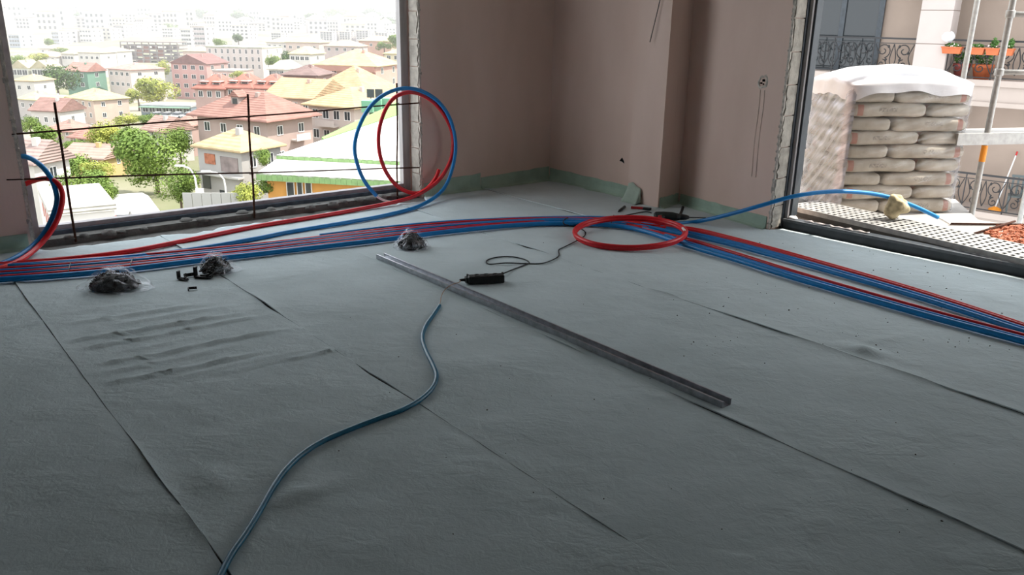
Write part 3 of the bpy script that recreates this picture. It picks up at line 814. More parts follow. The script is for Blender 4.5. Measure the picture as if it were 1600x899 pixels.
# ------------------------------------------------------------------ bags of black clips
bag_film = film_mat('clear_bag_film', 0.0, 0.34, (0.80, 0.81, 0.86), 17, (1, 2.2, 1), 0.1, milky=0.3, bumps=1.0)
def clip_bm(mb, c, s, rot):
    """one U-shaped pipe clip"""
    for off, size in [((0, 0, 0.1), (1.6, 0.5, 0.2)), ((-0.7, 0, 0.55), (0.2, 0.5, 0.8)), ((0.35, 0, 0.5), (0.2, 0.5, 0.7)), ((-0.15, 0, 0.2), (0.9, 0.5, 0.2))]:
        mb.box(Vector(c) + rot @ (Vector(off) * s), Vector(size) * s, rot=rot)
def clip_bag(px, py, w, d, h, rz, seed, label, tail):
    r = random.Random(seed)
    p = fl(px, py, FZ)
    root = tag(empty('clip_bag', (p.x, p.y, FZ + 0.002), rz), label, 'plastic bag', 'plastic bags of black clips')
    mb = MB()
    for i in range(230):
        t, q = r.uniform(0, 6.283), math.sqrt(r.random())
        x, y = math.cos(t) * q * w * 0.44, math.sin(t) * q * d * 0.42
        zz = (1 - r.random() ** 3 * 0.8) * h * 0.86 * (1 - (q ** 2.4) * 0.8)
        rot = Matrix.Rotation(r.uniform(0, 6.3), 3, 'Z') @ Matrix.Rotation(r.uniform(-1.2, 1.2), 3, 'X')
        clip_bm(mb, (x, y, max(zz - 0.01, 0.012)), 0.013, rot)
    pr_ = [(0.40, 0.004), (0.41, h * 0.15), (0.34, h * 0.42), (0.2, h * 0.58), (0.03, h * 0.62)]
    n0 = len(mb.v); mb.lathe(pr_, k=20)
    mb.v[n0:] = [(x * w, y * d, z) for x, y, z in mb.v[n0:]]
    mb.v = [(x, y, max(z, 0.004)) for x, y, z in mb.v]
    tag(mb.build('clips', black_pl, root), kind='stuff')
    bm = bmesh.new(); bmesh.ops.create_icosphere(bm, subdivisions=5, radius=1.0)
    for v_ in bm.verts:
        n_ = v_.co.normalized()
        k_ = 1 + 0.06 * math.sin(n_.x * 9 + seed) * math.sin(n_.y * 8) + 0.03 * math.sin(n_.y * 13 + n_.z * 9 + seed)
        ex = 1 + (tail * max(0, n_.x) ** 5) + (tail * 0.7 * max(0, -n_.x) ** 7)
        v_.co = Vector((n_.x * w * 0.53 * k_ * ex, n_.y * d * 0.53 * k_, max(n_.z * h * 1.04 * k_ * (1 - 0.5 * abs(n_.x) ** 3), -0.0)))
        if v_.co.z <= 0.001: v_.co.z = 0.001
    me = bpy.data.meshes.new('film'); bm.to_mesh(me); bm.free(); me.materials.append(bag_film)
    me.polygons.foreach_set('use_smooth', [True] * len(me.polygons))
    link('film', me, root)
    return root
clip_bag(180, 451, 0.33, 0.26, 0.125, 0.1, 1, 'wide clear bag of black clips, leftmost on the felt', 0.3)
clip_bag(338, 426, 0.21, 0.19, 0.125, 0.5, 2, 'clear bag of black clips beside the loose clips', 0.35)
clip_bag(643, 387, 0.22, 0.24, 0.125, 0.15, 3, 'clear bag of black clips standing near the pipe bundle and channel', 0.15)
def loose_clip(px, py, s, rz, rx, label):
    p = fl(px, py, FZ)
    mb = MB()
    rot = Matrix.Rotation(rx, 3, 'X')
    mb.box((0, 0, 0.09), (1.9, 0.6, 0.18))
    mb.box((-0.86, 0, 0.65), (0.18, 0.6, 1.1)); mb.box((-0.74, 0, 1.1), (0.12, 0.5, 0.16))
    mb.box((0.5, 0, 0.3), (0.14, 0.5, 0.35)); mb.box((0.05, 0, 0.24), (0.8, 0.12, 0.16))
    mb.box((0.86, 0, 0.26), (0.2, 0.44, 0.2))
    mb.v = [tuple(rot @ Vector(v_) * s) for v_ in mb.v]
    zmin = min(v_[2] for v_ in mb.v)
    o = mb.build('pipe_clip', black_pl, bevel=s * 0.03)
    o.location = (p.x, p.y, FZ + 0.004 - zmin); o.rotation_euler.z = rz
    return tag(o, label, 'clip', 'loose black pipe clips')
loose_clip(318, 435, 0.058, -0.15, 0.0, 'tall black clip standing upright against the bag')
loose_clip(286, 438, 0.042, -0.5, 0.0, 'black clip lying left of the tall clip')
loose_clip(296, 433, 0.036, 0.7, 1.2, 'black clip tipped on its side between clip and bag')
loose_clip(301, 453, 0.026, 0.3, 1.57, 'small black clip fragment lying alone in front')

# ------------------------------------------------------------------ drill and hand tools by the pier
dp = fl(1046, 347, FZ)
dq = tag(empty('power_drill', (dp.x, dp.y, FZ + 0.003), -0.12), 'dark green and black power drill lying by the pier', 'drill')
body = mat('drill_green', (0.018, 0.028, 0.024), 0.5, var=0.3, vscale=30)
RY = Matrix.Rotation(math.pi / 2, 3, 'Y')
MB().lathe([(0.022, -0.13), (0.036, -0.115), (0.040, -0.05), (0.038, 0.02), (0.030, 0.06), (0.024, 0.085)], (0, 0, 0.042), 14, RY).build('motor_housing', body, dq, smooth=True)
MB().lathe([(0.024, 0.085), (0.026, 0.09), (0.022, 0.13), (0.014, 0.15), (0.011, 0.155)], (0, 0, 0.042), 12, RY).build('chuck', mat('chuck_steel', (0.05, 0.05, 0.052), 0.35, metal=0.6), dq, smooth=True)
MB().tube([(0.15, 0, 0.042), (0.29, 0.02, 0.040)], 0.0045, 8).build('drill_bit', mat('chuck_steel', ()), dq, smooth=True)
MB().tube(spline([(-0.05, -0.01, 0.04), (-0.10, -0.06, 0.034), (-0.15, -0.10, 0.03), (-0.21, -0.13, 0.026)], 5), [0.028] * 5 + [0.025] * 5 + [0.022] * 6, 10).build('handle', body, dq, smooth=True)
MB().box((-0.085, -0.075, 0.055), (0.03, 0.016, 0.02), 0.6).build('trigger', mat('red_plastic', (0.45, 0.02, 0.02), 0.5), dq, bevel=0.003)
MB().tube(spline([(0.08, 0.03, 0.045), (0.10, 0.10, 0.07), (0.11, 0.13, 0.10)], 5), 0.012, 8).build('side_handle', black_pl, dq, smooth=True)
MB().lathe([(0.031, -0.02), (0.031, -0.005)], (0.065, 0, 0.042), 14, RY).build('collar', mat('dark_grey_plastic', ()), dq, smooth=True)
t0_, t1_ = fl(966, 331, FZ + 0.012), fl(976, 323, FZ + 0.012)
o = MB().tube([t0_, t0_.lerp(t1_, 0.15), t0_.lerp(t1_, 0.2), t1_], [0.004, 0.005, 0.011, 0.011], 10).build('screwdriver', mat('dark_grey_plastic', ()), smooth=True)
tag(o, 'short dark hand tool lying left of the felt flap', 'hand tool')
ct = fl(1001, 328, FZ)
cu = tag(empty('pipe_cutter', (ct.x, ct.y, FZ + 0.003), -0.3), 'red handled pipe cutter lying in front of the pier', 'cutter')
MB().box((-0.03, 0, 0.012), (0.11, 0.022, 0.02), 0.05).build('handle', mat('red_plastic', ()), cu, bevel=0.004)
MB().box((0.055, -0.004, 0.012), (0.07, 0.035, 0.02), -0.1).build('jaw', black_pl, cu, bevel=0.004)

# ------------------------------------------------------------------ marks on the walls
q0 = on_plane(1020, 66, COL_L, fin); q1 = on_plane(1035, -5, COL_L, fin); q2 = on_plane(1042, -60, COL_L, fin)
o = MB().tube(spline([q2 + fin * 0.004, q1 + fin * 0.02, q0 + fin * 0.035], 6), 0.0035, 6).build('hanging_wire', rubber)
tag(o, 'thin dark wire sticking down over the pier face', 'wire')
q = on_plane(972, 250, B1_END, nb1)
mb = MB(); e1_ = (B1_END - CORNER).normalized()
pts = [(-0.032, -0.014), (0.0, 0.022), (0.026, -0.012), (0.03, -0.03), (0.004, -0.016)]
vs = [q + e1_ * a_ + Vector((0, 0, z_)) + nb1 * 0.003 for a_, z_ in pts] + [q + e1_ * a_ + Vector((0, 0, z_)) - nb1 * 0.01 for a_, z_ in pts]
mb.add(vs, [(0, 1, 2, 3, 4), (9, 8, 7, 6, 5)] + [(i, (i + 1) % 5, 5 + (i + 1) % 5, 5 + i) for i in range(5)])
tag(recalc(mb.build('wall_hole', mat('dark_void', (0.004, 0.004, 0.004), 1.0))), 'small jagged black hole in the plaster left of the pier', 'hole')
q = on_plane(1192, 128, REC, nb2); e2_ = (J0 - REC).normalized()
sk = tag(empty('wall_socket_hole', q), 'roughly cut electric box hole in the plaster near the door', 'hole')
mb = MB()
n = 12
ro = [(0.045 + random.uniform(-0.008, 0.01)) for _ in range(n)]
vs = []
for rr_, off in ((1.25, 0.0), (1.1, 0.007), (0.8, 0.006), (0.72, -0.012)):
    for i in range(n):
        t = i / n * 6.283
        vs.append(e2_ * (math.cos(t) * ro[i] * rr_ * 0.9) + Vector((0, 0, math.sin(t) * ro[i] * rr_)) + nb2 * off)
mb.add(vs, [(a_ * n + i, a_ * n + (i + 1) % n, (a_ + 1) * n + (i + 1) % n, (a_ + 1) * n + i) for a_ in range(3) for i in range(n)])
mb.build('broken_rim', mat('plaster_edge', ()), sk, smooth=True)
for dx, dz, s_ in ((0.012, 0.012, 0.018), (-0.012, -0.010, 0.013), (0.012, -0.016, 0.010)):
    o = MB().box(e2_ * dx + Vector((0, 0, dz)) + nb2 * 0.002, (s_, s_, s_), 0.4); o.build('dark_gap', mat('dark_void', ()), sk)
mb = MB()
for dx in (-0.015, 0.03):
    pts = [q + e2_ * (dx + 0.004 * math.sin(k_)) + nb2 * 0.0015 + Vector((0, 0, -0.06 - 0.085 * k_)) for k_ in range(9)]
    mb.tube(pts, [0.0024 + 0.0008 * math.sin(k_) for k_ in range(9)], 6)
tag(mb.build('drip_streaks', mat('damp_plaster', (0.60, 0.46, 0.38), 0.8), smooth=True), 'two thin drip streaks below the socket hole', 'stain')

# ------------------------------------------------------------------ balcony
# perforated steel tray along the sill
TZ = 0.128
ta, tb = fl(1233, 321, TZ), fl(1600, 405, TZ)
tc_, td = fl(1257, 308, TZ), fl(1600, 378, TZ)
td_dir = (tb - ta).normalized(); tn = Vector((-td_dir.y, td_dir.x, 0)); tn = tn if tn.y > 0 else -tn
tb = ta + td_dir * 2.75
tw = 0.40
tr = tag(empty('perforated_tray', (ta.x, ta.y, 0)), 'perforated grey metal tray lying along the balcony door sill', 'tray')
Lt = (tb - ta).length
mb = MB()
rows, pitch = 6, 0.055
nc = int(Lt / pitch)
rot = Matrix((td_dir, tn, Vector((0, 0, 1)))).transposed()
def lb(mb, x0, x1, y0, y1, z0, z1):
    c = rot @ Vector(((x0 + x1) / 2, (y0 + y1) / 2, 0)); c.z = (z0 + z1) / 2
    mb.box(c, (x1 - x0, y1 - y0, z1 - z0), rot=rot)
rw = tw / rows
for j in range(rows + 1):
    lb(mb, 0, Lt, j * rw - 0.014 if j else 0, j * rw + 0.014 if j < rows else tw, TZ - 0.004, TZ)
for i in range(nc + 1):
    lb(mb, i * pitch - 0.014, i * pitch + 0.014, 0, tw, TZ - 0.0042, TZ - 0.0002)
tag(mb.build('perforated_top', mat('tray_metal', (0.46, 0.45, 0.43), 0.5, metal=0.2, var=0.3, vscale=20), tr), kind='stuff')
mb = MB(); lb(mb, 0, Lt, -0.003, 0.0, 0.089, TZ); mb.build('front_flange', mat('tray_metal', ()), tr)
mb = MB(); lb(mb, 0, Lt, tw, tw + 0.003, 0.04, TZ); mb.build('rear_flange', mat('tray_metal', ()), tr)
mb = MB(); lb(mb, 0.0, Lt, 0.11, tw, 0.02, 0.075); mb.build('bedding', mat('grey_stone', (0.13, 0.13, 0.125), 0.8, var=0.3, vscale=15), tr)
mb = MB(); lb(mb, -0.003, 0.0, 0, tw, 0.05, TZ); mb.build('end_plate', mat('tray_metal', ()), tr)
# scrap of film and white clip left on the sill
p = fl(1236, 334, 0.09)
o = MB().lathe([(0.035, 0), (0.038, 0.008), (0.028, 0.02), (0.014, 0.022), (0.012, 0.012)], k=14).build('bottle_lid', mat('white_plastic', ()), smooth=True)
o.location = pb(0.055, 0.05, 0.0865)
tag(o, 'small white plastic lid on the dark sill at the jamb', 'lid')
mb = MB()
pts = [pb(0.16 + 0.04 * i, 0.045 + 0.012 * math.sin(i * 1.7), 0.092 + 0.006 * (i % 2)) for i in range(14)]
vs = []
for i, q in enumerate(pts):
    w_ = 0.014 + 0.01 * math.sin(i * 2.3)
    vs += [q - NB * w_, q + NB * w_ + Vector((0, 0, 0.008 * math.sin(i * 3.1)))]
mb.add(vs, [(2 * i, 2 * i + 2, 2 * i + 3, 2 * i + 1) for i in range(13)])
o = mb.build('film_scrap', mat('film_scrap', (0.45, 0.40, 0.38), 0.3, var=0.3, vscale=40), smooth=True)
so = o.modifiers.new('thickness', 'SOLIDIFY'); so.thickness = 0.001
tag(o, 'torn strip of protective film lying on the dark sill', 'film')
# light screed on the balcony
m_ = MB().prism([xy(pb(-0.3, 0.11)), xy(pb(7.0, 0.11)), xy(pb(7.0, 1.54)), xy(pb(0.95, 1.54)), xy(pb(0.5, 2.3)), xy(pb(-0.3, 2.3))], 0.0, 0.02)
struct('trim_1', m_, mat('screed', (0.45, 0.42, 0.39), 0.85, var=0.2, vscale=4, bump=0.3, bscale=40, bdist=0.004))
BZ = 0.02

# wrapped stack of bags
SYAW = math.radians(7)
sx, sy = Vector((math.cos(SYAW), math.sin(SYAW), 0)), Vector((-math.sin(SYAW), math.cos(SYAW), 0))
st0 = Vector((2.775, 6.93, BZ))           # near left foot of the stack
bagm = bpy.data.materials.new('paper_bag'); bagm.use_nodes = True
nt = bagm.node_tree; bsd = nt.nodes['Principled BSDF']; bsd.inputs['Roughness'].default_value = 0.7
tcn = nt.nodes.new('ShaderNodeTexCoord'); sep = nt.nodes.new('ShaderNodeSeparateXYZ'); nt.links.new(tcn.outputs['Object'], sep.inputs[0])
nz = nt.nodes.new('ShaderNodeTexNoise'); nz.inputs['Scale'].default_value = 7; nz.inputs['Detail'].default_value = 6; nt.links.new(tcn.outputs['Object'], nz.inputs['Vector'])
rp = nt.nodes.new('ShaderNodeValToRGB'); rp.color_ramp.elements[0].color = (0.27, 0.23, 0.18, 1); rp.color_ramp.elements[1].color = (0.42, 0.375, 0.31, 1)
rp.color_ramp.elements[0].position, rp.color_ramp.elements[1].position = 0.3, 0.7
nt.links.new(nz.outputs['Fac'], rp.inputs['Fac'])
def mth(op, a, b=None):
    n_ = nt.nodes.new('ShaderNodeMath'); n_.operation = op
    for i, q in enumerate((a, b)):
        if q is None: continue
        if isinstance(q, (int, float)): n_.inputs[i].default_value = q
        else: nt.links.new(q, n_.inputs[i])
    return n_.outputs[0]
def between(s_, lo, hi): return mth('MULTIPLY', mth('GREATER_THAN', s_, lo), mth('LESS_THAN', s_, hi))
red_band = mth('MULTIPLY', between(sep.outputs[0], -0.285, -0.235), between(sep.outputs[2], -0.045, 0.045))
nz2 = nt.nodes.new('ShaderNodeTexNoise'); nz2.inputs['Scale'].default_value = 90; nt.links.new(tcn.outputs['Object'], nz2.inputs['Vector'])
prn = mth('MULTIPLY', mth('MULTIPLY', between(sep.outputs[0], -0.10, 0.06), between(sep.outputs[2], -0.012, 0.022)), mth('GREATER_THAN', nz2.outputs['Fac'], 0.52))
def mix(fac, a, col):
    n_ = nt.nodes.new('ShaderNodeMix'); n_.data_type = 'RGBA'
    nt.links.new(fac, n_.inputs['Factor']); nt.links.new(a, n_.inputs['A']); n_.inputs['B'].default_value = (*col, 1)
    return n_.outputs['Result']
c1_ = mix(mth('MULTIPLY', red_band, 0.75), rp.outputs[0], (0.30, 0.10, 0.07))
c2_ = mix(mth('MULTIPLY', prn, 0.6), c1_, (0.12, 0.10, 0.09))
nt.links.new(c2_, bsd.inputs['Base Color'])
def bag_mesh(L, Wd, Hh, seed):
    bm = bmesh.new(); bmesh.ops.create_grid(bm, x_segments=2, y_segments=2, size=1); bm.clear()
    nu, nv_ = 28, 16
    r = random.Random(seed); ph = [r.uniform(0, 6) for _ in range(6)]
    vs = []
    for i in range(nv_ + 1):
        th = -math.pi / 2 + math.pi * i / nv_
        for j in range(nu):
            la = 2 * math.pi * j / nu
            sg = lambda x, e: math.copysign(abs(x) ** e, x)
            x = sg(math.cos(th), 0.30) * sg(math.cos(la), 0.2) * L / 2
            y = sg(math.cos(th), 0.30) * sg(math.sin(la), 0.2) * Wd / 2
            z = sg(math.sin(th), 0.62) * Hh / 2
            w_ = 0.004 * math.sin(x * 25 + ph[0]) * math.sin(z * 60 + ph[1]) + 0.003 * math.sin(y * 31 + x * 13 + ph[2])
            k_ = 1 + w_ / max(0.05, math.sqrt(x * x + y * y))
            z += 0.004 * math.sin(x * 11 + ph[3]) + 0.003 * math.sin(y * 14 + ph[4])
            vs.append((x * k_, y * k_, z))
    mb = MB(); fs = [(i * nu + j, i * nu + (j + 1) % nu, (i + 1) * nu + (j + 1) % nu, (i + 1) * nu + j) for i in range(nv_) for j in range(nu)]
    mb.add(vs, fs)
    bm.free()
    return mb.mesh('paper_bag', bagm, True)
LH = 0.116
BW, BD = 1.06, 0.74
meshes = [bag_mesh(0.675, 0.39, LH * 1.06, s_) for s_ in range(3)]
NL = 9
ORD = ['bottom', 'second', 'third', 'fourth', 'fifth', 'sixth', 'seventh', 'eighth', 'top']
for k in range(NL):
    flip = k % 2 == 0
    jit = lambda a_: random.uniform(-a_, a_)
    # (centre x, centre y, yaw)
    if flip:
        spots = [(0.70, 0.195, 0, 'front right'), (0.70, 0.57, math.pi, 'rear right'), (0.19, 0.325, math.pi / 2, 'left end')]
        spots = [(0.725, 0.195, math.pi, 'front right'), (0.725, 0.575, 0, 'rear right'), (0.195, 0.34, -math.pi / 2, 'left end')]
    else:
        spots = [(0.335, 0.195, 0, 'front left'), (0.335, 0.575, math.pi, 'rear left'), (0.865, 0.34, math.pi / 2, 'right end')]
    for (x, y, rz, w_) in spots:
        o = link('cement_bag', meshes[(k + int(x * 10)) % 3])
        p = st0 + sx * (x + jit(0.008) + 0.012 * math.sin(k * 2.1)) + sy * (y + jit(0.006)) + Vector((0, 0, 0.004 + LH * (k + 0.54)))
        o.location = p
        o.rotation_euler = (0, 0, SYAW + rz + jit(0.02))
        lay = 'bottom layer' if k == 0 else ('top layer' if k == NL - 1 else ORD[k] + ' layer from the bottom')
        tag(o, 'beige paper cement bag, %s, %s of the wrapped stack' % (lay, w_), 'bag', 'cement bags in the wrapped stack')
# stretch film hood
wrap = tag(empty('stretch_wrap', st0), 'clear stretch film and white top sheet round the bag stack', 'plastic wrap')
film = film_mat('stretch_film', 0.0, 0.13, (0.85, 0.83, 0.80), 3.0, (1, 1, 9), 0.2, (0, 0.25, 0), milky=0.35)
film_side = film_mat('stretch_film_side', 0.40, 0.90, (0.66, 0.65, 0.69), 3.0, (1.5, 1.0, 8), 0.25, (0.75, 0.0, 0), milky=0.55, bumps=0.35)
HS = LH * NL + 0.012
def hood(name, m, t0, t1, z0, z1, bulge, nz_, nt_, amp):
    """piece of a rounded-rectangle sleeve; t runs round the stack from the near left corner"""
    def outline(t):
        w_, d_ = BW + 0.05, BD + 0.04
        per = [(0, 0), (w_, 0), (w_, d_), (0, d_)]
        s_ = (t % 4); i = int(s_); f_ = s_ - i
        a_, b_ = per[i], per[(i + 1) % 4]
        x, y = a_[0] + (b_[0] - a_[0]) * f_, a_[1] + (b_[1] - a_[1]) * f_
        x -= w_ / 2; y -= d_ / 2
        q = (abs(x / (w_ / 2)) ** 9 + abs(y / (d_ / 2)) ** 9) ** (1 / 9)
        return x / q + BW / 2, y / q + BD / 2
    T_ = np.linspace(t0, t1, nt_); Z_ = np.linspace(z0, z1, nz_)
    X, Y, ZZ = np.zeros((nz_, nt_)), np.zeros((nz_, nt_)), np.zeros((nz_, nt_))
    for i, z in enumerate(Z_):
        for j, t in enumerate(T_):
            x, y = outline(t)
            dx, dy = x - BW / 2, y - BD / 2
            n_ = math.hypot(dx, dy)
            w_ = amp * (math.sin((t * 14 + z * 22)) * 0.5 + math.sin(t * 37 - z * 31) * 0.3) + (0.012 if t1 < 1.5 else 0.004) * abs(math.sin(math.pi * z / LH)) + (0.012 if t1 < 1.5 else 0.0)
            k_ = 1 + w_ / n_
            pt = sx * (BW / 2 + dx * k_) + sy * (BD / 2 + dy * k_)
            X[i, j], Y[i, j], ZZ[i, j] = pt.x, pt.y, z
    return MB().grid(X, Y, ZZ).build(name, m, wrap, smooth=True)
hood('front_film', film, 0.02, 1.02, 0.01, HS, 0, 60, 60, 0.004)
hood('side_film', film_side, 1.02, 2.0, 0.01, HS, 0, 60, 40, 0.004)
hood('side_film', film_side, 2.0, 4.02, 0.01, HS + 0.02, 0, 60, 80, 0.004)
# white sheet over the top, hanging down a little, more on the left
n = 64
X, Y, Z = np.zeros((n, n)), np.zeros((n, n)), np.zeros((n, n))
for i in range(n):
    for j in range(n):
        a_, b_ = -1.0 + 2.0 * i / (n - 1), -1.0 + 2.0 * j / (n - 1)
        r_ = max(abs(a_), abs(b_))
        top = HS + 0.04 + 0.13 * math.cos(a_ * 1.25) * math.cos(b_ * 1.3) + 0.010 * math.sin(a_ * 9 + b_ * 5) * math.sin(b_ * 11)
        e = max(0.0, r_ - 0.84) / 0.16
        # map square to rounded rectangle
        q = (abs(a_) ** 7 + abs(b_) ** 7) ** (1 / 7) + 1e-9
        k_ = min(1.0, r_ / 0.84) * r_ / r_ if r_ else 0
        ux, uy = a_ / q * min(1.0, r_ / 0.84), b_ / q * min(1.0, r_ / 0.84)
        drop = 0.06 * e + 0.012 * e * math.sin(5 * math.atan2(b_, a_) + 1) + (0.05 * e * max(0, -ux) ** 6)
        z = top - 0.045 * min(1, r_ / 0.84) ** 6 - drop
        o_ = 0.035 + 0.004 * e * math.sin(math.atan2(b_, a_) * 11)
        p = sx * (BW / 2 + ux * (BW / 2 + o_)) + sy * (BD / 2 + uy * (BD / 2 + o_))
        X[i, j], Y[i, j], Z[i, j] = p.x, p.y, z
MB().grid(X, Y, Z).build('top_sheet', mat('white_sheet', (0.72, 0.70, 0.71), 0.25, var=0.12, vscale=9, spec=0.6), wrap, smooth=True)
# pallet boards under the stack are out of sight behind the tray

# scaffold frame on the balcony
steel_l = mat('scaffold_paint', (0.40, 0.385, 0.36), 0.4, metal=0.3, var=0.25, vscale=25)
SY_ = 7.75
sc_root = tag(empty('scaffold_tower', (at(1535, 300, SY_).x, SY_, -21.0)), 'grey steel scaffold tower with rungs and plank behind the bags', 'scaffold')
sci = Matrix.Translation(-sc_root.location)
def scp(name, mb, m, **kw):
    o = mb.build(name, m, sc_root, **kw); o.matrix_parent_inverse = sci; return o
def col_at(px, py, y):
    p = at(px, py, y); return Vector((p.x, p.y, 0))
v1 = col_at(1511, 90, 8.3); v2 = col_at(1550, 170, 7.1)
v3 = v2 + Vector((1.0, 0.25, 0)); v4 = v1 + Vector((1.0, 0.25, 0))
for v_ in (v1, v2, v3, v4):
    scp('pole', MB().tube([v_ + Vector((0, 0, -21.0)), v_ + Vector((0, 0, 1.3)), v_ + Vector((0, 0, 4.6))], 0.025, 12), steel_l, smooth=True)
zr = [at(1577, 22, 7.1).z, at(1560, 113, 7.1).z]
for z in zr + [zr[0] + (zr[0] - zr[1])]:
    scp('rung', MB().tube([v2 + Vector((-0.02, 0, z)), v3 + Vector((0, 0, z))], 0.022, 10), steel_l, smooth=True)
    scp('coupler', MB().lathe([(0.034, -0.03), (0.036, -0.02), (0.036, 0.02), (0.034, 0.03)], v2 + Vector((0, 0, z)), 10), steel_l, smooth=True)
pz = at(1550, 205, 7.1).z
dirx = (v3 - v2).normalized(); diry = (v1 - v2); 
scp('plank', MB().box((v2 + v3) / 2 + Vector((-0.06, 0.12, pz - 0.045)), (1.55, 0.36, 0.055), math.atan2(dirx.y, dirx.x)), steel_l, bevel=0.006)
scp('plank_edge', MB().box((v2 + v3) / 2 + Vector((-0.06, -0.055, pz - 0.06)), (1.55, 0.02, 0.10), math.atan2(dirx.y, dirx.x)), steel_l, bevel=0.003)
scp('warning_sticker', MB().tube([v2 + Vector((0, 0, pz - 0.26)), v2 + Vector((0, 0, pz - 0.12))], 0.0258, 12), mat('orange_sticker', (0.80, 0.28, 0.02), 0.5))
# crushed brick spread with dark rods beyond the tray
mb = MB()
rr_ = random.Random(5)
for i in range(900):
    px, py = rr_.uniform(1535, 1680), rr_.uniform(352, 383)
    if px < 1535 + (py - 352) * 0 + abs(py - 364) * 2.2: continue
    p = fl(px, py, BZ)
    s_ = rr_.uniform(0.010, 0.028)
    mb.box((p.x, p.y, BZ + s_ * 0.3), (s_, s_ * rr_.uniform(0.5, 1.3), s_ * 0.6), rot=Matrix.Rotation(rr_.uniform(0, 6), 3, 'Z') @ Matrix.Rotation(rr_.uniform(-0.4, 0.4), 3, 'X'))
tag(mb.build('crushed_brick', mat('brick_chips', (0.48, 0.16, 0.085), 0.9, var=0.4, vscale=12)), 'spread of orange brick chips on the sunny balcony floor', 'rubble', kind='stuff')
for (a_, b_, lab) in [((1484, 350), (1680, 352), 'dark thin rod lying behind the brick chips'), ((1523, 365), (1585, 350), 'dark thin rod lying slanted at the left of the brick chips')]:
    p, q = fl(*a_, BZ + 0.012), fl(*b_, BZ + 0.012)
    if 'slanted' in lab: p.z += 0.0; q.z += 0.022
    tag(MB().tube([p, q], 0.009, 8).build('steel_rod', rust, smooth=True), lab, 'rod', 'rods on the balcony floor')
# ------------------------------------------------------------------ neighbouring building across the gap
FP = Vector((11.1, 21.0, 0)); FXD = Vector((0.75, -0.66, 0)).normalized(); FYD = Vector((-FXD.y, FXD.x, 0))
nbld = tag(empty('balcony_building', (FP.x, FP.y, -21.0), math.atan2(FXD.y, FXD.x)), 'beige apartment building with wrought iron balconies across the gap', 'building')
def fc(px, py, o=0.0):
    """facade-local coordinates (along, height above the building's base) where a sight line meets the plane o behind the facade"""
    p = on_plane(px, py, FP + FYD * o, FYD) - FP
    return p.dot(FXD), p.z + 21.0
def fbox(mb, x0, x1, y0, y1, z0, z1):
    mb.box(((x0 + x1) / 2, (y0 + y1) / 2, (z0 + z1) / 2), (abs(x1 - x0), abs(y1 - y0), abs(z1 - z0)))
    return mb
stone = mat('beige_stone', (0.38, 0.315, 0.275), 0.8, var=0.08, vscale=2)
render_m = mat('beige_render', (0.34, 0.265, 0.215), 0.85, var=0.12, vscale=1.5)
iron = mat('wrought_iron', (0.02, 0.019, 0.02), 0.5)
glass_d = mat('dark_glass', (0.02, 0.024, 0.026), 0.06, spec=0.6)
XA, XB = fc(1100, 100)[0], fc(1760, 100)[0]
zu = fc(1450, 121)[1]                    # upper balcony floor
zl = zu - 3.2
DEPTH = 1.15
fbox(MB(), XA, XB, DEPTH, DEPTH + 6, 0, zl - 0.9).build('wall', render_m, nbld)
fbox(MB(), XA, XB, DEPTH, DEPTH + 0.3, zl - 0.9, zu + 6).build('wall', render_m, nbld)
for zf in (zu + 3.2, zu, zl, zl - 3.2):
    fbox(MB(), XA, XB, 0.0, DEPTH, zf - 0.62, zf).build('balcony_slab', stone, nbld, bevel=0.01)
    fbox(MB(), XA, XB, -0.07, 0.0, zf - 0.14, zf + 0.015).build('cornice', stone, nbld, bevel=0.02)
    fbox(MB(), XA, XB, -0.05, 0.0, zf - 0.62, zf - 0.50).build('moulding', stone, nbld, bevel=0.02)
# pier with stone panels
cx0, cx1 = fc(1433, 60)[0], fc(1484, 60)[0]
zz = zu + 0.02
ph_ = fc(1460, 75)[1] - zu
pier_m = mat('pale_stone_panel', (0.42, 0.36, 0.33), 0.75, var=0.06, vscale=2)
fbox(MB(), cx0 + 0.03, cx1 - 0.03, -0.03, 0.5, zu, zu + 2.58).build('pier_core', render_m, nbld)
for i in range(5):
    z0_ = zu + 0.02 + i * 0.80; z1_ = min(z0_ + 0.785, zu + 2.56)
    if z1_ > z0_: fbox(MB(), cx0, cx1, -0.06, 0.52, z0_, z1_).build('stone_panel', pier_m, nbld, bevel=0.008)
fbox(MB(), cx0, cx1, -0.06, 0.52, zl + 0.02, zu - 0.63).build('stone_panel', pier_m, nbld, bevel=0.008)
# glazed doors on the upper balcony
def glazed(pxs, zf, h):
    xs = [fc(p, 60, DEPTH - 0.06)[0] for p in pxs]
    gd = fbox(MB(), xs[0], xs[-1], DEPTH - 0.04, DEPTH - 0.005, zf, zf + h).build('balcony_door', alu_dark, nbld)
    for a_, b_ in zip(xs[:-1], xs[1:]):
        fbox(MB(), a_ + 0.05, b_ - 0.05, DEPTH - 0.055, DEPTH - 0.042, zf + 0.06, zf + h - 0.06).build('pane', glass_d, gd)
    for x in xs:
        fbox(MB(), x - 0.07, x + 0.07, DEPTH - 0.10, DEPTH - 0.04, zf, zf + h).build('mullion', alu_dark, gd)
glazed([1215, 1262, 1313, 1372], zu, 2.45)
glazed([1205, 1250, 1300, 1345], zl, 2.3)
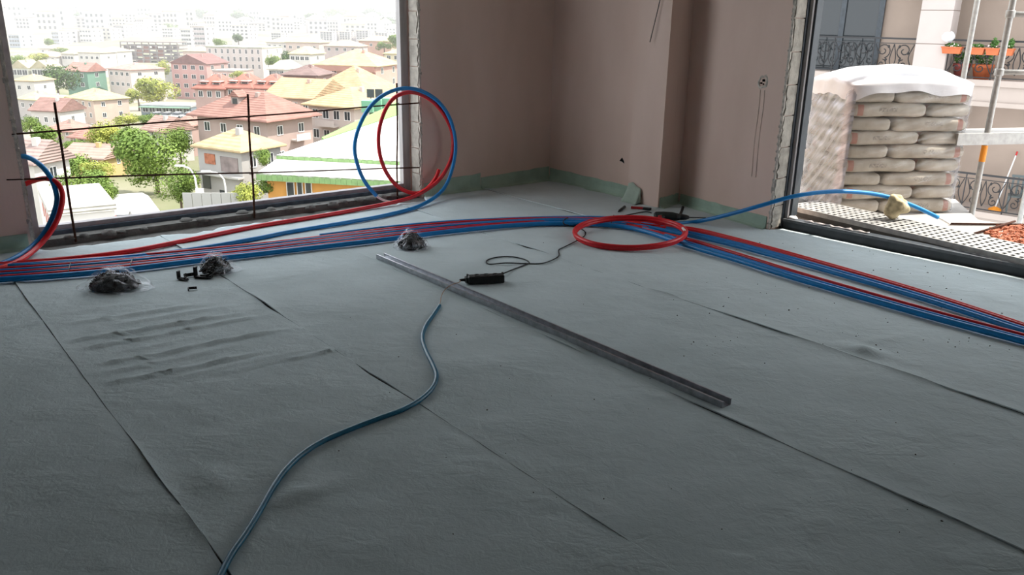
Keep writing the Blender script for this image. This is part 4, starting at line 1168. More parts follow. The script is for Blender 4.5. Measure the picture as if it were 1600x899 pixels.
# railing with scrolls
def scroll_mesh():
    mb = MB()
    def spiral(cx, cz, r0, turns, a0, sgn):
        pts = []
        for i in range(22):
            t = i / 21
            r_ = r0 * (1 - 0.80 * t)
            a_ = a0 + sgn * turns * 6.283 * t
            pts.append((cx + r_ * math.cos(a_), 0, cz + r_ * math.sin(a_)))
        mb.tube(pts, 0.013, 4)
    spiral(0.24, 0.50, 0.19, 1.4, -1.3, 1); spiral(0.74, 0.50, 0.19, 1.4, -1.85, -1)
    spiral(0.24, 0.17, 0.12, 1.2, 1.5, -1); spiral(0.74, 0.17, 0.12, 1.2, 1.6, 1)
    mb.tube(spline([(0.02, 0, 0.05), (0.14, 0, 0.34), (0.04, 0, 0.66)], 6), 0.012, 4)
    mb.tube(spline([(0.98, 0, 0.05), (0.86, 0, 0.34), (0.96, 0, 0.66)], 6), 0.012, 4)
    mb.tube(spline([(0.49, 0, 0.04), (0.42, 0, 0.3), (0.49, 0, 0.66)], 6), 0.012, 4)
    mb.tube(spline([(0.49, 0, 0.04), (0.56, 0, 0.3), (0.49, 0, 0.66)], 6), 0.012, 4)
    for (x, z) in [(0.36, 0.6), (0.62, 0.6), (0.15, 0.45), (0.84, 0.45), (0.33, 0.28), (0.66, 0.28)]:
        mb.lathe([(0.005, -0.04), (0.035, 0), (0.005, 0.045)], (x, 0, z), 5)
    return mb.mesh('scroll_panel', iron, True)
scm = scroll_mesh()
def railing(x0, x1, zf, label, lift=0.0):
    root = tag(empty('iron_railing', nbld.matrix_basis @ Vector((x0, 0.06, zf)), nbld.rotation_euler.z), label, 'railing', 'scrolled iron railings across the gap')
    w = x1 - x0
    MB().box((w / 2, 0, 0.92), (w, 0.05, 0.045)).build('top_rail', iron, root)
    MB().box((w / 2, 0, 0.80), (w, 0.02, 0.018)).build('upper_bar', iron, root)
    MB().box((w / 2, 0, 0.06), (w, 0.03, 0.025)).build('bottom_rail', iron, root)
    n = max(1, round(w / 1.05)); pw_ = w / n
    for i in range(n):
        o = link('scroll_panel', scm, root); o.location = (i * pw_, 0, 0.10); o.scale = (pw_, 1, 1.03)
    for i in range(n + 1):
        MB().box((i * pw_, 0, 0.46), (0.024, 0.024, 0.92)).build('post', iron, root)
railing(fc(1190, 60)[0], cx0 - 0.01, zu, 'scrolled iron railing in front of the dark glazed doors')
railing(cx1 + 0.01, fc(1720, 60)[0], zu, 'scrolled iron railing carrying the orange flower boxes')
railing(cx1 + 0.01, fc(1720, 280)[0], zl, 'scrolled iron railing of the lower balcony, right of the bag stack')
railing(fc(1190, 280)[0], cx0 - 0.01, zl, 'scrolled iron railing of the lower balcony, left of the bag stack')
# flower boxes
terr = mat('terracotta', (0.45, 0.115, 0.04), 0.7, var=0.15, vscale=8)
leaf = mat('flower_leaf', (0.07, 0.16, 0.03), 0.6, var=0.5, vscale=9)
petal = mat('petal', (0.85, 0.70, 0.65), 0.6)
def leaves(mb, c, sz, n, s, seed, squash=0.7):
    r = random.Random(seed)
    for i in range(n):
        t, u_ = r.uniform(0, 6.283), r.uniform(-1, 1)
        q = (1 - u_ * u_) ** 0.5
        rad = r.uniform(0.5, 1.0)
        p = Vector((c[0] + sz[0] * q * math.cos(t) * rad, c[1] + sz[1] * q * math.sin(t) * rad, c[2] + sz[2] * u_ * rad))
        a_ = Vector((r.uniform(-1, 1), r.uniform(-1, 1), r.uniform(-1, 1))).normalized(); b_ = a_.orthogonal().normalized()
        w_ = s * r.uniform(0.6, 1.3)
        mb.add([p - a_ * w_, p + b_ * w_ * squash, p + a_ * w_, p - b_ * w_ * squash], [(0, 1, 2, 3)])
    return mb
def wloc(x, y, z): return nbld.matrix_basis @ Vector((x, y, z))
bl = ['orange flower box at the pier, below the white globe', 'orange flower box between the two scaffold poles, left one', 'orange flower box with tall plant, just left of the near scaffold pole', 'orange flower box with a green bush, right of the near scaffold pole']
for i, (pa_, pb_) in enumerate([(1473, 1504), (1513, 1540), (1542, 1564), (1566, 1586)]):
    x0_, x1_ = fc(pa_, 75, -0.1)[0], fc(pb_, 75, -0.1)[0]
    w = x1_ - x0_
    root = tag(empty('flower_box', wloc((x0_ + x1_) / 2, -0.12, zu + 0.60), nbld.rotation_euler.z), bl[i], 'flower box', 'flower boxes on the railing')
    MB().add([(-w / 2 + .03, -.07, 0), (w / 2 - .03, -.07, 0), (w / 2 - .03, .07, 0), (-w / 2 + .03, .07, 0), (-w / 2, -.1, .15), (w / 2, -.1, .15), (w / 2, .1, .15), (-w / 2, .1, .15)], [(3, 2, 1, 0), (4, 5, 6, 7), (0, 1, 5, 4), (1, 2, 6, 5), (2, 3, 7, 6), (3, 0, 4, 7)]).build('trough', terr, root)
    MB().box((0, 0, 0.15), (w + 0.02, 0.22, 0.03)).build('rim', terr, root)
    leaves(MB(), ((0.0, 0.0, 0.0, 0.15)[i] * w, 0, 0.19 + (0.06 if i >= 2 else 0)), (w * (0.42, 0.42, 0.3, 0.28)[i], 0.09, 0.05 + (0.1 if i >= 2 else 0)), 110, 0.035, i).build('plant', leaf, root)
    leaves(MB(), (0, -0.05, 0.2), (w * 0.4, 0.08, 0.06), 10, 0.025, i + 9).build('blossoms', petal, root)
gx, gz = fc(1481, 58, 0.05)
o = MB().lathe([(0.02, -0.16), (0.10, -0.12), (0.155, -0.04), (0.16, 0.03), (0.12, 0.11), (0.05, 0.155)], (0, 0, 0), 14).build('globe_lamp', mat('white_globe', (0.8, 0.8, 0.82), 0.4), smooth=True)
o.location = wloc(gx, 0.05, gz); tag(o, 'white globe among the flowers next to the pier', 'globe')
# pots standing on the upper balcony
for i, (px_, s_, lab) in enumerate([(1535, 0.24, 'terracotta pot with a leafy plant on the upper balcony'), (1502, 0.2, 'dark red flower pot behind the scaffold pole, upper balcony')]):
    x_ = fc(px_, 110, 0.45)[0]
    root = tag(empty('plant_pot', wloc(x_, 0.45, zu), 0), lab, 'pot', 'pots on the upper balcony')
    MB().lathe([(s_ * 0.7, 0), (s_ * 0.95, 0.28), (s_ * 1.05, 0.28), (s_ * 1.05, 0.36), (s_ * 0.9, 0.36)], k=14).build('pot', terr if i == 0 else mat('dark_red_pot', (0.25, 0.06, 0.05), 0.6), root, smooth=True)
    leaves(MB(), (0, 0, 0.5), (0.26, 0.22, 0.16), 130, 0.05, 40 + i).build('plant', leaf, root)
# mop and chair on the lower balcony
mx = fc(1560, 300, 0.5)[0]
mop = tag(empty('mop', wloc(mx, 0.5, zl), nbld.rotation_euler.z), 'mop with orange head leaning on the lower balcony wall', 'mop')
MB().tube([(0, 0, 0.08), (0.12, 0.55, 1.35)], 0.016, 8).build('handle', mat('white_plastic', ()), mop)
MB().tube([(0.12, 0.55, 1.35), (0.13, 0.58, 1.45)], 0.02, 8).build('grip', mat('red_plastic', ()), mop)
MB().lathe([(0.16, 0), (0.15, 0.04), (0.03, 0.10)], k=10).build('mop_head', mat('orange_sticker', ()), mop)
chx = fc(1592, 300, 0.55)[0]
chr_ = tag(empty('plastic_chair', wloc(chx, 0.6, zl), nbld.rotation_euler.z + 0.2), 'dark grey plastic chair on the lower balcony beside the mop', 'chair')
pg = mat('grey_green_plastic', (0.10, 0.12, 0.12), 0.5)
MB().box((0, 0, 0.42), (0.46, 0.44, 0.03)).build('seat', pg, chr_, bevel=0.01)
for i in range(4): MB().box((-0.17 + i * 0.113, 0.24, 0.66), (0.05, 0.02, 0.45)).build('back_slat', pg, chr_)
MB().box((0, 0.24, 0.88), (0.44, 0.025, 0.06)).build('back_top', pg, chr_)
for a_, b_ in ((-1, -1), (1, -1), (-1, 1), (1, 1)): MB().box((a_ * 0.2, b_ * 0.19, 0.21), (0.04, 0.04, 0.42)).build('leg', pg, chr_)
for a_ in (-1, 1): MB().box((a_ * 0.24, 0, 0.62), (0.04, 0.42, 0.03)).build('armrest', pg, chr_)
# ------------------------------------------------------------------ terrain of the town
def gz(d):
    return float(np.interp(d, [0, 50, 90, 150, 230, 300, 550, 800, 1200, 1600, 1900, 2400], [-21, -20.5, -20.5, -23.5, -27.5, -29, -30, -26, -16, -3, 6, -10]))
D_ = [18, 30, 45, 60, 75, 90, 110, 130, 155, 180, 205, 230, 265, 300, 360, 430, 550, 680, 800, 1000, 1200, 1400, 1600, 1750, 1900, 2100, 2400]
A_ = np.linspace(math.radians(-75), math.radians(62), 48)
X = np.array([[d * math.sin(a) / max(math.cos(a), 0.35) for a in A_] for d in D_]); Y = np.array([[d for a in A_] for d in D_], float)
Z = np.array([[gz(d) + (0.004 * d * math.sin(a * 7 + d * 0.004) if d > 700 else 0) for a in A_] for d in D_])
gm = mat('ground', (0.28, 0.25, 0.20), 0.95, var=0.5, vscale=0.03, col2=(0.14, 0.15, 0.08), spec=0.05)
struct('ground', MB().grid(X, Y, Z), gm)
def gpt(px, py, d, dz=0.0):
    """ground point seen at a pixel, at depth d"""
    return at(px, py, d)
# street
st = [at(150, 350, 66), at(205, 350, 66), at(248, 335, 74), at(236, 303, 96), at(205, 300, 100), at(178, 308, 92), at(165, 330, 76)]
zr_ = -20.3
poly = []
for (px, py) in [(120, 362), (262, 362), (250, 330), (232, 306), (222, 301), (175, 304), (178, 316), (168, 335)]:
    p = fl(px, py, zr_); poly.append((p.x, p.y))
struct('road', MB().prism(poly, zr_ - 0.25, zr_), mat('road_paving', (0.40, 0.38, 0.37), 0.9, var=0.15, vscale=0.4))

WH, CREAM, PINK, PINKD = (0.66, 0.62, 0.58), (0.62, 0.52, 0.40), (0.60, 0.36, 0.32), (0.50, 0.36, 0.31)
YEL, REDR, BRNR, ORG = (0.60, 0.40, 0.16), (0.50, 0.17, 0.11), (0.34, 0.17, 0.13), (0.58, 0.26, 0.13)
def wm(c):
    c = tuple(x * 0.78 for x in c)
    return mat('render_%d_%d_%d' % tuple(int(x * 100) for x in c), c, 0.9, var=0.1, vscale=0.4)
def rm(c):
    g_ = sum(c) / 3
    c = tuple((x * 0.72 + g_ * 0.28) * 0.74 for x in c)
    nme = 'roof_%d_%d_%d' % tuple(int(x * 100) for x in c)
    if nme in MATS: return MATS[nme]
    m_ = mat(nme, c, 0.85, var=0.25, vscale=0.7, bump=0.4, bscale=3, bdist=0.1)
    nt_ = m_.node_tree                       # courses of tiles
    wv = nt_.nodes.new('ShaderNodeTexWave'); wv.bands_direction = 'Z'; wv.inputs['Scale'].default_value = 1.1; wv.inputs['Distortion'].default_value = 0.6
    tc_ = nt_.nodes.new('ShaderNodeTexCoord'); nt_.links.new(tc_.outputs['Object'], wv.inputs['Vector'])
    bp_ = nt_.nodes.new('ShaderNodeBump'); bp_.inputs['Strength'].default_value = 0.6; bp_.inputs['Distance'].default_value = 0.12
    bs_ = nt_.nodes['Principled BSDF']; old = bs_.inputs['Normal'].links[0].from_socket
    nt_.links.new(old, bp_.inputs['Normal']); nt_.links.new(wv.outputs['Fac'], bp_.inputs['Height']); nt_.links.new(bp_.outputs[0], bs_.inputs['Normal'])
    return m_
win_glass = mat('window_glass', (0.035, 0.04, 0.045), 0.15, spec=0.6)
win_white = mat('window_frame_white', (0.72, 0.70, 0.68), 0.6)
_wcache = {}
def win_meshes(w, h):
    key = (round(w, 2), round(h, 2))
    if key not in _wcache:
        f = MB()
        t = 0.09
        f.box((-w / 2 + t / 2, 0, 0), (t, 0.12, h)); f.box((w / 2 - t / 2, 0, 0), (t, 0.12, h))
        f.box((0, 0, -h / 2 + t / 2), (w, 0.14, t)); f.box((0, 0, h / 2 - t / 2), (w, 0.12, t)); f.box((0, 0, 0), (t * 0.8, 0.10, h))
        g_ = MB().box((0, 0.0, 0), (w - 0.1, 0.05, h - 0.1))
        _wcache[key] = (f.mesh('window', win_white), g_.mesh('pane', win_glass))
    return _wcache[key]
def windows(root, cols, rows, x0, x1, zs, face, w, h, off, skip=()):
    """face: rz of the wall outward (-Y is 0); off: distance of that wall from the root's axis"""
    fm, gmh = win_meshes(w, h)
    for r_, z in enumerate(zs):
        for c_ in range(cols):
            if (r_, c_) in skip: continue
            x = x0 + (x1 - x0) * (c_ + 0.5) / cols
            p = Matrix.Rotation(face, 4, 'Z') @ Vector((x, -off, z))
            o = link('window', fm, root); o.location = p; o.rotation_euler.z = face
            q = link('pane', gmh, o)
def roof_mesh(kind, w, d, h, ov, th=0.22):
    a, b = w / 2 + ov, d / 2 + ov
    mb = MB()
    if kind == 'hip':
        if w >= d: r1, r2 = (-(w - d) / 2, 0, h), ((w - d) / 2, 0, h)
        else: r1, r2 = (0, -(d - w) / 2, h), (0, (d - w) / 2, h)
        if w >= d: fs = [(0, 1, 5, 4), (1, 2, 5), (2, 3, 4, 5), (3, 0, 4)]
        else: fs = [(0, 1, 4), (1, 2, 5, 4), (2, 3, 5), (3, 0, 4, 5)]
        mb.add([(-a, -b, 0), (a, -b, 0), (a, b, 0), (-a, b, 0), r1, r2], fs)
    elif kind == 'gable':
        mb.add([(-a, -b, 0), (a, -b, 0), (a, b, 0), (-a, b, 0), (-a, 0, h), (a, 0, h)], [(0, 1, 5, 4), (1, 2, 5), (2, 3, 4, 5), (3, 0, 4)])
    elif kind == 'gabley':
        mb.add([(-a, -b, 0), (a, -b, 0), (a, b, 0), (-a, b, 0), (0, -b, h), (0, b, h)], [(0, 1, 4), (1, 2, 5, 4), (2, 3, 5), (3, 0, 4, 5)])
    else:
        mb.box((0, 0, 0.2), (w + 0.3, d + 0.3, 0.5)); return mb
    mb.add([(-a, -b, 0), (a, -b, 0), (a, b, 0), (-a, b, 0), (-a, -b, -th), (a, -b, -th), (a, b, -th), (-a, b, -th)], [(0, 4, 5, 1), (1, 5, 6, 2), (2, 6, 7, 3), (3, 7, 4, 0), (7, 6, 5, 4)])
    return mb
def house(name, label, px0, px1, y_eave, y_base, dist, yaw, wcol, roof, rcol, rh, depth=None, nf=(3, 2), ns=(2, 2), ww=1.1, wh=1.3, ov=0.5, extra=6, cat='house', group=None, skipf=(), chim=True):
    """front runs from px0 to px1 (sight lines at the eave), eave and base heights by pixel rows"""
    a, b = at(px0, y_base, dist), at(px1, y_base, dist)
    rz = math.radians(yaw)
    w = (b.x - a.x) / max(math.cos(rz), 0.3) if yaw else (b.x - a.x)
    mid = (a + b) / 2
    top = at((px0 + px1) / 2, y_eave, dist).z
    z0 = mid.z
    h = top - z0
    d = depth or w * 0.8
    c = Vector((mid.x, mid.y, 0)) + Vector((-math.sin(rz), math.cos(rz), 0)) * d / 2
    root = tag(empty(name, (c.x, c.y, z0), rz), label, cat, group)
    MB().box((0, 0, h / 2 - extra / 2), (w, d, h + extra)).build('wall', wm(wcol), root)
    rf = roof_mesh(roof, w, d, rh, ov)
    ro = rf.build('roof', rm(rcol), root); ro.location.z = h
    rows = nf[1]
    zs = [h * (i + 0.55) / rows for i in range(rows)]
    if nf[0]: windows(root, nf[0], rows, -w / 2 + 0.3, w / 2 - 0.3, zs, 0, ww, wh, d / 2, skipf)
    if ns[0]: windows(root, ns[0], ns[1], -d / 2 + 0.3, d / 2 - 0.3, [h * (i + 0.55) / ns[1] for i in range(ns[1])], math.pi / 2, ww, wh, w / 2)
    if chim and roof != 'flat':
        o = MB().box((0, 0, 0), (0.6, 0.6, 1.4)).build('chimney', wm(wcol), root); o.location = (w * 0.15, -d * 0.12, h + rh * 0.75)
    return root, w, d, h
def balcony(root, x, z, w, off, face, col, depth=1.2):
    R_ = Matrix.Rotation(face, 4, 'Z')
    o = MB().box((0, 0, 0), (w, depth, 0.2)).build('balcony', wm(col), root)
    o.location = R_ @ Vector((x, -off - depth / 2, z)); o.rotation_euler.z = face
    MB().box((0, -depth / 2 + 0.05, 0.5), (w, 0.08, 0.8)).build('parapet', wm(col), o)

# -- near houses
r_, w, d, h = house('grey_house', 'weathered grey house with a yellow tiled hip roof below the window', 308, 391, 231, 318, 88, -30, (0.46, 0.44, 0.42), 'hip', YEL, 1.7, 5.6, (0, 0), (2, 2), ww=0.9)
MB().box((-w * 0.22, -d / 2 - 0.02, h * 0.78), (1.6, 0.12, 1.1)).build('brick_infill', mat('red_brick', (0.42, 0.16, 0.09), 0.9, var=0.4, vscale=3), r_)
MB().box((w * 0.22, -d / 2 - 0.02, h * 0.72), (2.6, 0.12, 1.6)).build('boarded_opening', mat('grey_board', (0.27, 0.22, 0.21), 0.9, var=0.4, vscale=1), r_)
MB().box((-w * 0.35, -d / 2 - 0.02, h * 0.38), (1.2, 0.12, 1.8)).build('dark_doorway', win_glass, r_)
MB().box((w * 0.05, -d / 2 - 0.35, h * 0.52), (w * 0.95, 0.9, 0.18)).build('balcony', wm((0.50, 0.48, 0.45)), r_)
MB().box((w * 0.02, -d / 2 - 0.02, h * 0.12), (1.0, 0.12, 1.5)).build('dark_opening', win_glass, r_)

r_, w, d, h = house('brown_roof_house', 'large pinkish house under a broad red-brown roof, behind the middle rebar', 303, 432, 183, 262, 122, -28, (0.46, 0.35, 0.31), 'hip', (0.40, 0.17, 0.12), 3.6, 9.5, (4, 2), (2, 2), ww=1.2, wh=1.4, ov=1.1)
dm = MB().box((0, 0, 0), (1.5, 1.5, 1.5)).build('dormer', wm((0.4, 0.33, 0.3)), r_); dm.location = (-w * 0.05, -d * 0.24, h + 2.0)
o = MB().add([(-1.1, -1.0, 0), (1.1, -1.0, 0), (0, -1.0, 0.9), (-1.1, 1.0, 0), (1.1, 1.0, 0), (0, 1.0, 0.9)], [(0, 1, 2), (3, 5, 4), (0, 2, 5, 3), (1, 4, 5, 2), (0, 3, 4, 1)]).build('dormer_roof', rm((0.40, 0.17, 0.12)), dm); o.location.z = 0.75
MB().box((0, -0.78, 0.05), (0.9, 0.06, 0.9)).build('pane', win_glass, dm)
for i in range(2): balcony(r_, w * 0.36, h * (0.55 - 0.42 * i), 3.2, d / 2, 0, (0.5, 0.4, 0.36))
for i in range(2): balcony(r_, d * 0.15, h * (0.55 - 0.30 * i), 3.0, w / 2, math.pi / 2, (0.66, 0.58, 0.54))

r_, w, d, h = house('balcony_house', 'pale house with glazed balconies right of the brown roof house', 480, 560, 165, 228, 135, -30, (0.62, 0.52, 0.47), 'hip', YEL, 2.6, 16, (4, 2), (2, 2), ww=1.3, wh=1.5, ov=0.9)
for i in range(2): balcony(r_, -w * 0.05 + i * 0.1, h * (0.5 - 0.45 * i), 4.0, d / 2, 0, (0.62, 0.54, 0.5))
house('yellow_gable_house', 'low house with a yellow and red gabled roof behind the brown roof house', 415, 492, 152, 180, 152, -20, (0.58, 0.42, 0.36), 'gable', (0.62, 0.36, 0.15), 3.0, 12, (4, 1), (2, 1), ov=0.8)
house('ochre_roof_house', 'house with a peaked ochre roof and a pointed ridge, left of the dark roof panels', 490, 572, 141, 168, 165, -22, (0.58, 0.46, 0.38), 'hip', (0.64, 0.40, 0.16), 4.4, 12, (3, 1), (2, 1), ov=0.8)
r_, w, d, h = house('pink_long_house', 'long pink apartment house with a yellow roof and attic gable', 492, 590, 102, 140, 205, -14, (0.58, 0.36, 0.30), 'hip', (0.66, 0.44, 0.18), 3.6, 15, (5, 2), (2, 2), ww=1.4, wh=1.5, ov=0.6, cat='apartment house')
MB().box((0, -d / 2 - 0.3, h * 0.86), (w, 0.6, h * 0.22)).build('attic_band', wm((0.50, 0.27, 0.21)), r_)
house('brown_dormer_house', 'small dark house with a brown roof and white balcony railing', 443, 496, 117, 142, 190, -8, (0.36, 0.24, 0.22), 'hip', (0.26, 0.15, 0.13), 1.9, 10, (3, 1), (1, 1), ww=1.2, ov=0.7)
house('orange_block', 'orange brown apartment block cut by the right window jamb', 618, 668, 100, 140, 238, -10, (0.56, 0.28, 0.16), 'hip', YEL, 2.5, 12, (3, 2), (1, 2), ww=1.5, cat='apartment house')
house('satellite_house', 'white house with dark roof panels behind the green roofed hall', 560, 642, 150, 178, 165, -12, (0.64, 0.54, 0.49), 'flat', (0.45, 0.33, 0.28), 0.5, 10, (5, 1), (1, 1), ww=0.9)
for i, px in enumerate((579, 592)):
    q = at(px, 146, 130)
    o = MB().box((0, 0, 0), (1.15, 0.12, 1.3), 0).build('solar_panel', mat('dark_panel', (0.05, 0.06, 0.06), 0.3)); o.location = q
    MB().box((0, 0.2, -2.2), (0.12, 0.12, 3.3)).build('post', iron, o)
    tag(o, ('left' if i == 0 else 'right') + ' one of two dark roof panels beside the blue pipe loop', 'roof panel', 'dark roof panels')

# red roofs with dormers
for i, (a_, b_, ye, yb, dd, lab) in enumerate([(305, 352, 138, 158, 172, 'red roofed house with dormers, leftmost of the row under the pale school'), (352, 395, 137, 156, 172, 'red roofed house with dormers, middle of the row under the pale school'), (395, 440, 138, 156, 172, 'red roofed house with dormers, rightmost of the row under the pale school')]):
    r_, w, d, h = house('red_roof_house', lab, a_, b_, ye, yb, dd, -6, (0.52, 0.36, 0.32), 'hip', (0.52, 0.15, 0.09), 2.6, 9, (3, 1), (0, 0), ww=1.0, ov=0.5)
    for s_ in (-0.22, 0.22):
        dm = MB().box((0, 0, 0), (1.6, 1.8, 1.2)).build('dormer', wm(WH), r_); dm.location = (w * s_, -d * 0.34, h + 0.75)
        o = MB().box((0, -0.1, 0.42), (2.0, 2.2, 0.16)).build('dormer_roof', rm((0.52, 0.15, 0.09)), dm)
        MB().box((0, -0.92, 0), (1.1, 0.06, 0.8)).build('pane', win_glass, dm)
# middle distance
house('cream_house', 'three storey cream house with a yellow hip roof, left of the middle', 101, 162, 154, 204, 225, -34, (0.60, 0.46, 0.38), 'hip', (0.66, 0.52, 0.18), 2.4, 10, (4, 3), (2, 3), ww=1.1, wh=1.3, cat='apartment house')
house('striped_house', 'apartment house with brown pilasters and a red roof', 166, 213, 108, 140, 300, -30, (0.64, 0.55, 0.50), 'hip', (0.58, 0.26, 0.20), 2.0, 14, (4, 2), (2, 2), ww=1.6, cat='apartment house')
r_, w, d, h = house('green_house', 'small green house with red gables beside the dark round tree', 104, 142, 111, 140, 300, -16, (0.16, 0.30, 0.22), 'gable', (0.50, 0.20, 0.14), 2.8, 9, (2, 2), (1, 2), ww=1.7, wh=1.5)
r_, w, d, h = house('pink_tower', 'pink apartment block with white window frames and brown attic', 270, 330, 99, 156, 315, -14, (0.58, 0.33, 0.30), 'gabley', (0.30, 0.12, 0.10), 3.2, 14, (4, 4), (2, 4), ww=1.9, wh=1.6, cat='apartment house')
house('pink_annex', 'paler pink block joined to the right of the pink apartment block', 334, 372, 112, 150, 300, -14, (0.60, 0.40, 0.36), 'flat', (0.5, 0.4, 0.36), 0.5, 12, (3, 3), (1, 3), ww=1.8, cat='apartment house')
house('school_block', 'long pale school block with vertical rows of small windows', 322, 414, 75, 110, 340, -10, (0.66, 0.58, 0.54), 'flat', (0.52, 0.52, 0.38), 0.5, 18, (9, 3), (2, 3), ww=1.0, wh=1.8, cat='school')
house('white_gable_house', 'white house with a pale yellow roof at the far left edge', 22, 58, 126, 150, 262, -10, WH, 'hip', YEL, 1.6, 9, (2, 1), (1, 1), ww=1.2)
house('low_yellow_house', 'low house with a sunlit yellow roof left of the cream house', 26, 62, 155, 176, 232, -22, (0.50, 0.46, 0.44), 'hip', (0.62, 0.52, 0.22), 2.0, 9, (2, 1), (1, 1), ww=1.2)
house('white_terrace', 'white terraced house above the brown roofed house at left', 62, 92, 156, 172, 250, -16, WH, 'gable', (0.55, 0.42, 0.34), 1.2, 8, (2, 1), (1, 1))
house('brown_gable_house', 'white house with a brown pitched roof at far left', 50, 100, 173, 204, 192, -12, (0.62, 0.58, 0.55), 'gable', (0.36, 0.17, 0.13), 2.6, 8, (3, 1), (1, 1), ww=1.0)
for i, (a_, b_, ye, yb, dd, wc, lab) in enumerate([(18, 46, 106, 122, 350, (0.50, 0.50, 0.42), 'olive terraced house with arched gables at the far left'), (50, 78, 106, 122, 350, (0.55, 0.54, 0.44), 'olive terraced house next to the dark round tree')]):
    house('terraced_house', lab, a_, b_, ye, yb, dd, -4, wc, 'gabley', (0.60, 0.50, 0.26), 3.0, 10, (3, 1), (0, 0), ww=2.2, wh=2.2, ov=0.2)
# nearer left side
r_, w, d, h = house('pink_roof_house', 'white house with a dusty pink roof behind the left rebar', 22, 62, 254, 300, 80, -14, WH, 'gable', (0.42, 0.27, 0.23), 2.0, 4.6, (0, 0), (1, 1), ww=1.0)
MB().box((-w * 0.1, -d / 2 - 0.03, h * 0.55), (1.0, 0.12, 1.4)).build('dark_opening', win_glass, r_)
r_, w, d, h = house('ochre_house', 'low ochre house with a pale brown roof among the trees', 96, 166, 246, 262, 122, -10, (0.62, 0.46, 0.22), 'gable', (0.46, 0.27, 0.20), 1.6, 7, (3, 1), (1, 1), ww=0.9)
house('red_hut', 'small house with a red roof between the left trees', 108, 142, 215, 228, 150, -24, (0.50, 0.38, 0.33), 'hip', (0.50, 0.20, 0.14), 1.7, 6, (2, 1), (1, 1), ww=0.8, wh=0.9)
house('red_hut', 'low red roofed house behind the horizontal rebar at left', 66, 118, 204, 214, 172, -14, (0.52, 0.42, 0.36), 'hip', (0.52, 0.22, 0.16), 1.9, 7, (3, 1), (1, 1), ww=0.8, wh=0.8)
house('brown_cottage', 'white cottage with a broad brown roof right of the trees', 222, 260, 204, 222, 142, -30, (0.60, 0.57, 0.54), 'gable', (0.44, 0.24, 0.18), 2.2, 6, (1, 1), (2, 1), ww=1.0, wh=1.0)
house('brown_cottage', 'pinkish cottage touching the large brown roof house', 270, 300, 196, 214, 152, -10, (0.48, 0.34, 0.30), 'hip', (0.46, 0.22, 0.16), 1.6, 9, (2, 1), (1, 1), ww=1.0, wh=1.1)
r_, w, d, h = house('shop_row', 'low blue-grey shop front behind parked cars', 220, 300, 167, 179, 222, -4, (0.20, 0.24, 0.27), 'flat', (0.5, 0.5, 0.5), 0.4, 8, (7, 1), (0, 0), ww=1.6, wh=1.2, cat='shop')
MB().box((0, -d / 2 - 0.7, h * 0.95), (w, 1.4, 0.15)).build('awning', wm((0.25, 0.42, 0.30)), r_)

# container-like shed
r_, w, d, h = house('white_shed', 'white metal shed with red trim and pale corrugated roof', 98, 172, 332, 366, 60, 33, (0.70, 0.66, 0.63), 'flat', (0.66, 0.61, 0.55), 0.1, 9.0, (0, 0), (0, 0))
MB().box((0, -d / 2 - 0.04, h + 0.05), (w + 0.2, 0.1, 0.18)).build('red_trim', mat('red_trim', (0.45, 0.12, 0.09), 0.7), r_)
MB().box((w / 2 + 0.02, -d / 2, h / 2 - 0.5), (0.12, 0.12, h)).build('red_trim', mat('red_trim', ()), r_)
MB().box((-w / 2 - 0.02, -d / 2, h / 2 - 0.5), (0.12, 0.12, h)).build('red_trim', mat('red_trim', ()), r_)
for i in range(12):
    MB().box((-w / 2 + w * (i + 0.5) / 12, 0, h + 0.47), (0.08, d, 0.05)).build('roof_rib', rm((0.66, 0.61, 0.55)), r_)
for i in range(4):
    MB().box((-w / 2 - 0.02, -d / 2 + d * (i + 0.5) / 4, h / 2), (0.08, 0.12, h)).build('wall_seam', mat('red_trim', ()), r_)

# green roofed hall
H0 = 74.0
hall = tag(empty('green_roof_hall', at(420, 318, H0)), 'large hall with white roof, green fascias and orange wall', 'hall')
hi = Matrix.Translation(-hall.location)
def hp_(name, mb, m, **kw):
    o = recalc(mb.build(name, m, hall, **kw)); o.matrix_parent_inverse = hi; return o
def solid(pts, th=0.25):
    vs = [Vector(p) for p in pts]; n = len(vs)
    return MB().add(vs + [v_ - Vector((0, 0, th)) for v_ in vs], [tuple(range(n)), tuple(range(2 * n - 1, n - 1, -1))] + [(i, n + i, n + (i + 1) % n, (i + 1) % n) for i in range(n)])
green = mat('green_fascia', (0.20, 0.32, 0.13), 0.7, var=0.2, vscale=2)
roofw = mat('pale_roof_sheet', (0.66, 0.64, 0.60), 0.6, var=0.06, vscale=0.5)
e0_, e1_ = at(400, 271, H0), at(760, 276, H0 - 4)
e1_.z = e0_.z
k0 = at(432, 249, H0 + 11); k1 = at(760, 256, H0 + 7); zk = k0.z; k1.z = zk
hp_('lower_roof', solid([e0_, e1_, k1, k0], 0.1), roofw)
n = 42
for i in range(n):
    a_, b_ = e0_.lerp(e1_, i / n), e0_.lerp(e1_, (i + 0.97) / n)
    hp_('fascia_panel', MB().add([a_, b_, b_ - Vector((0, 0, 0.62)), a_ - Vector((0, 0, 0.62)), a_ + Vector((0, .1, 0)), b_ + Vector((0, .1, 0)), b_ + Vector((0, .1, -0.62)), a_ + Vector((0, .1, -0.62))], [(0, 1, 2, 3), (7, 6, 5, 4), (0, 4, 5, 1), (2, 6, 7, 3), (0, 3, 7, 4), (1, 5, 6, 2)]), green)
u0_, u1_ = k0 + Vector((0, 0, 0.15)), k1 + Vector((0, 0, 0.15))
uz = Vector((0, 0, 0.28))
n = 36
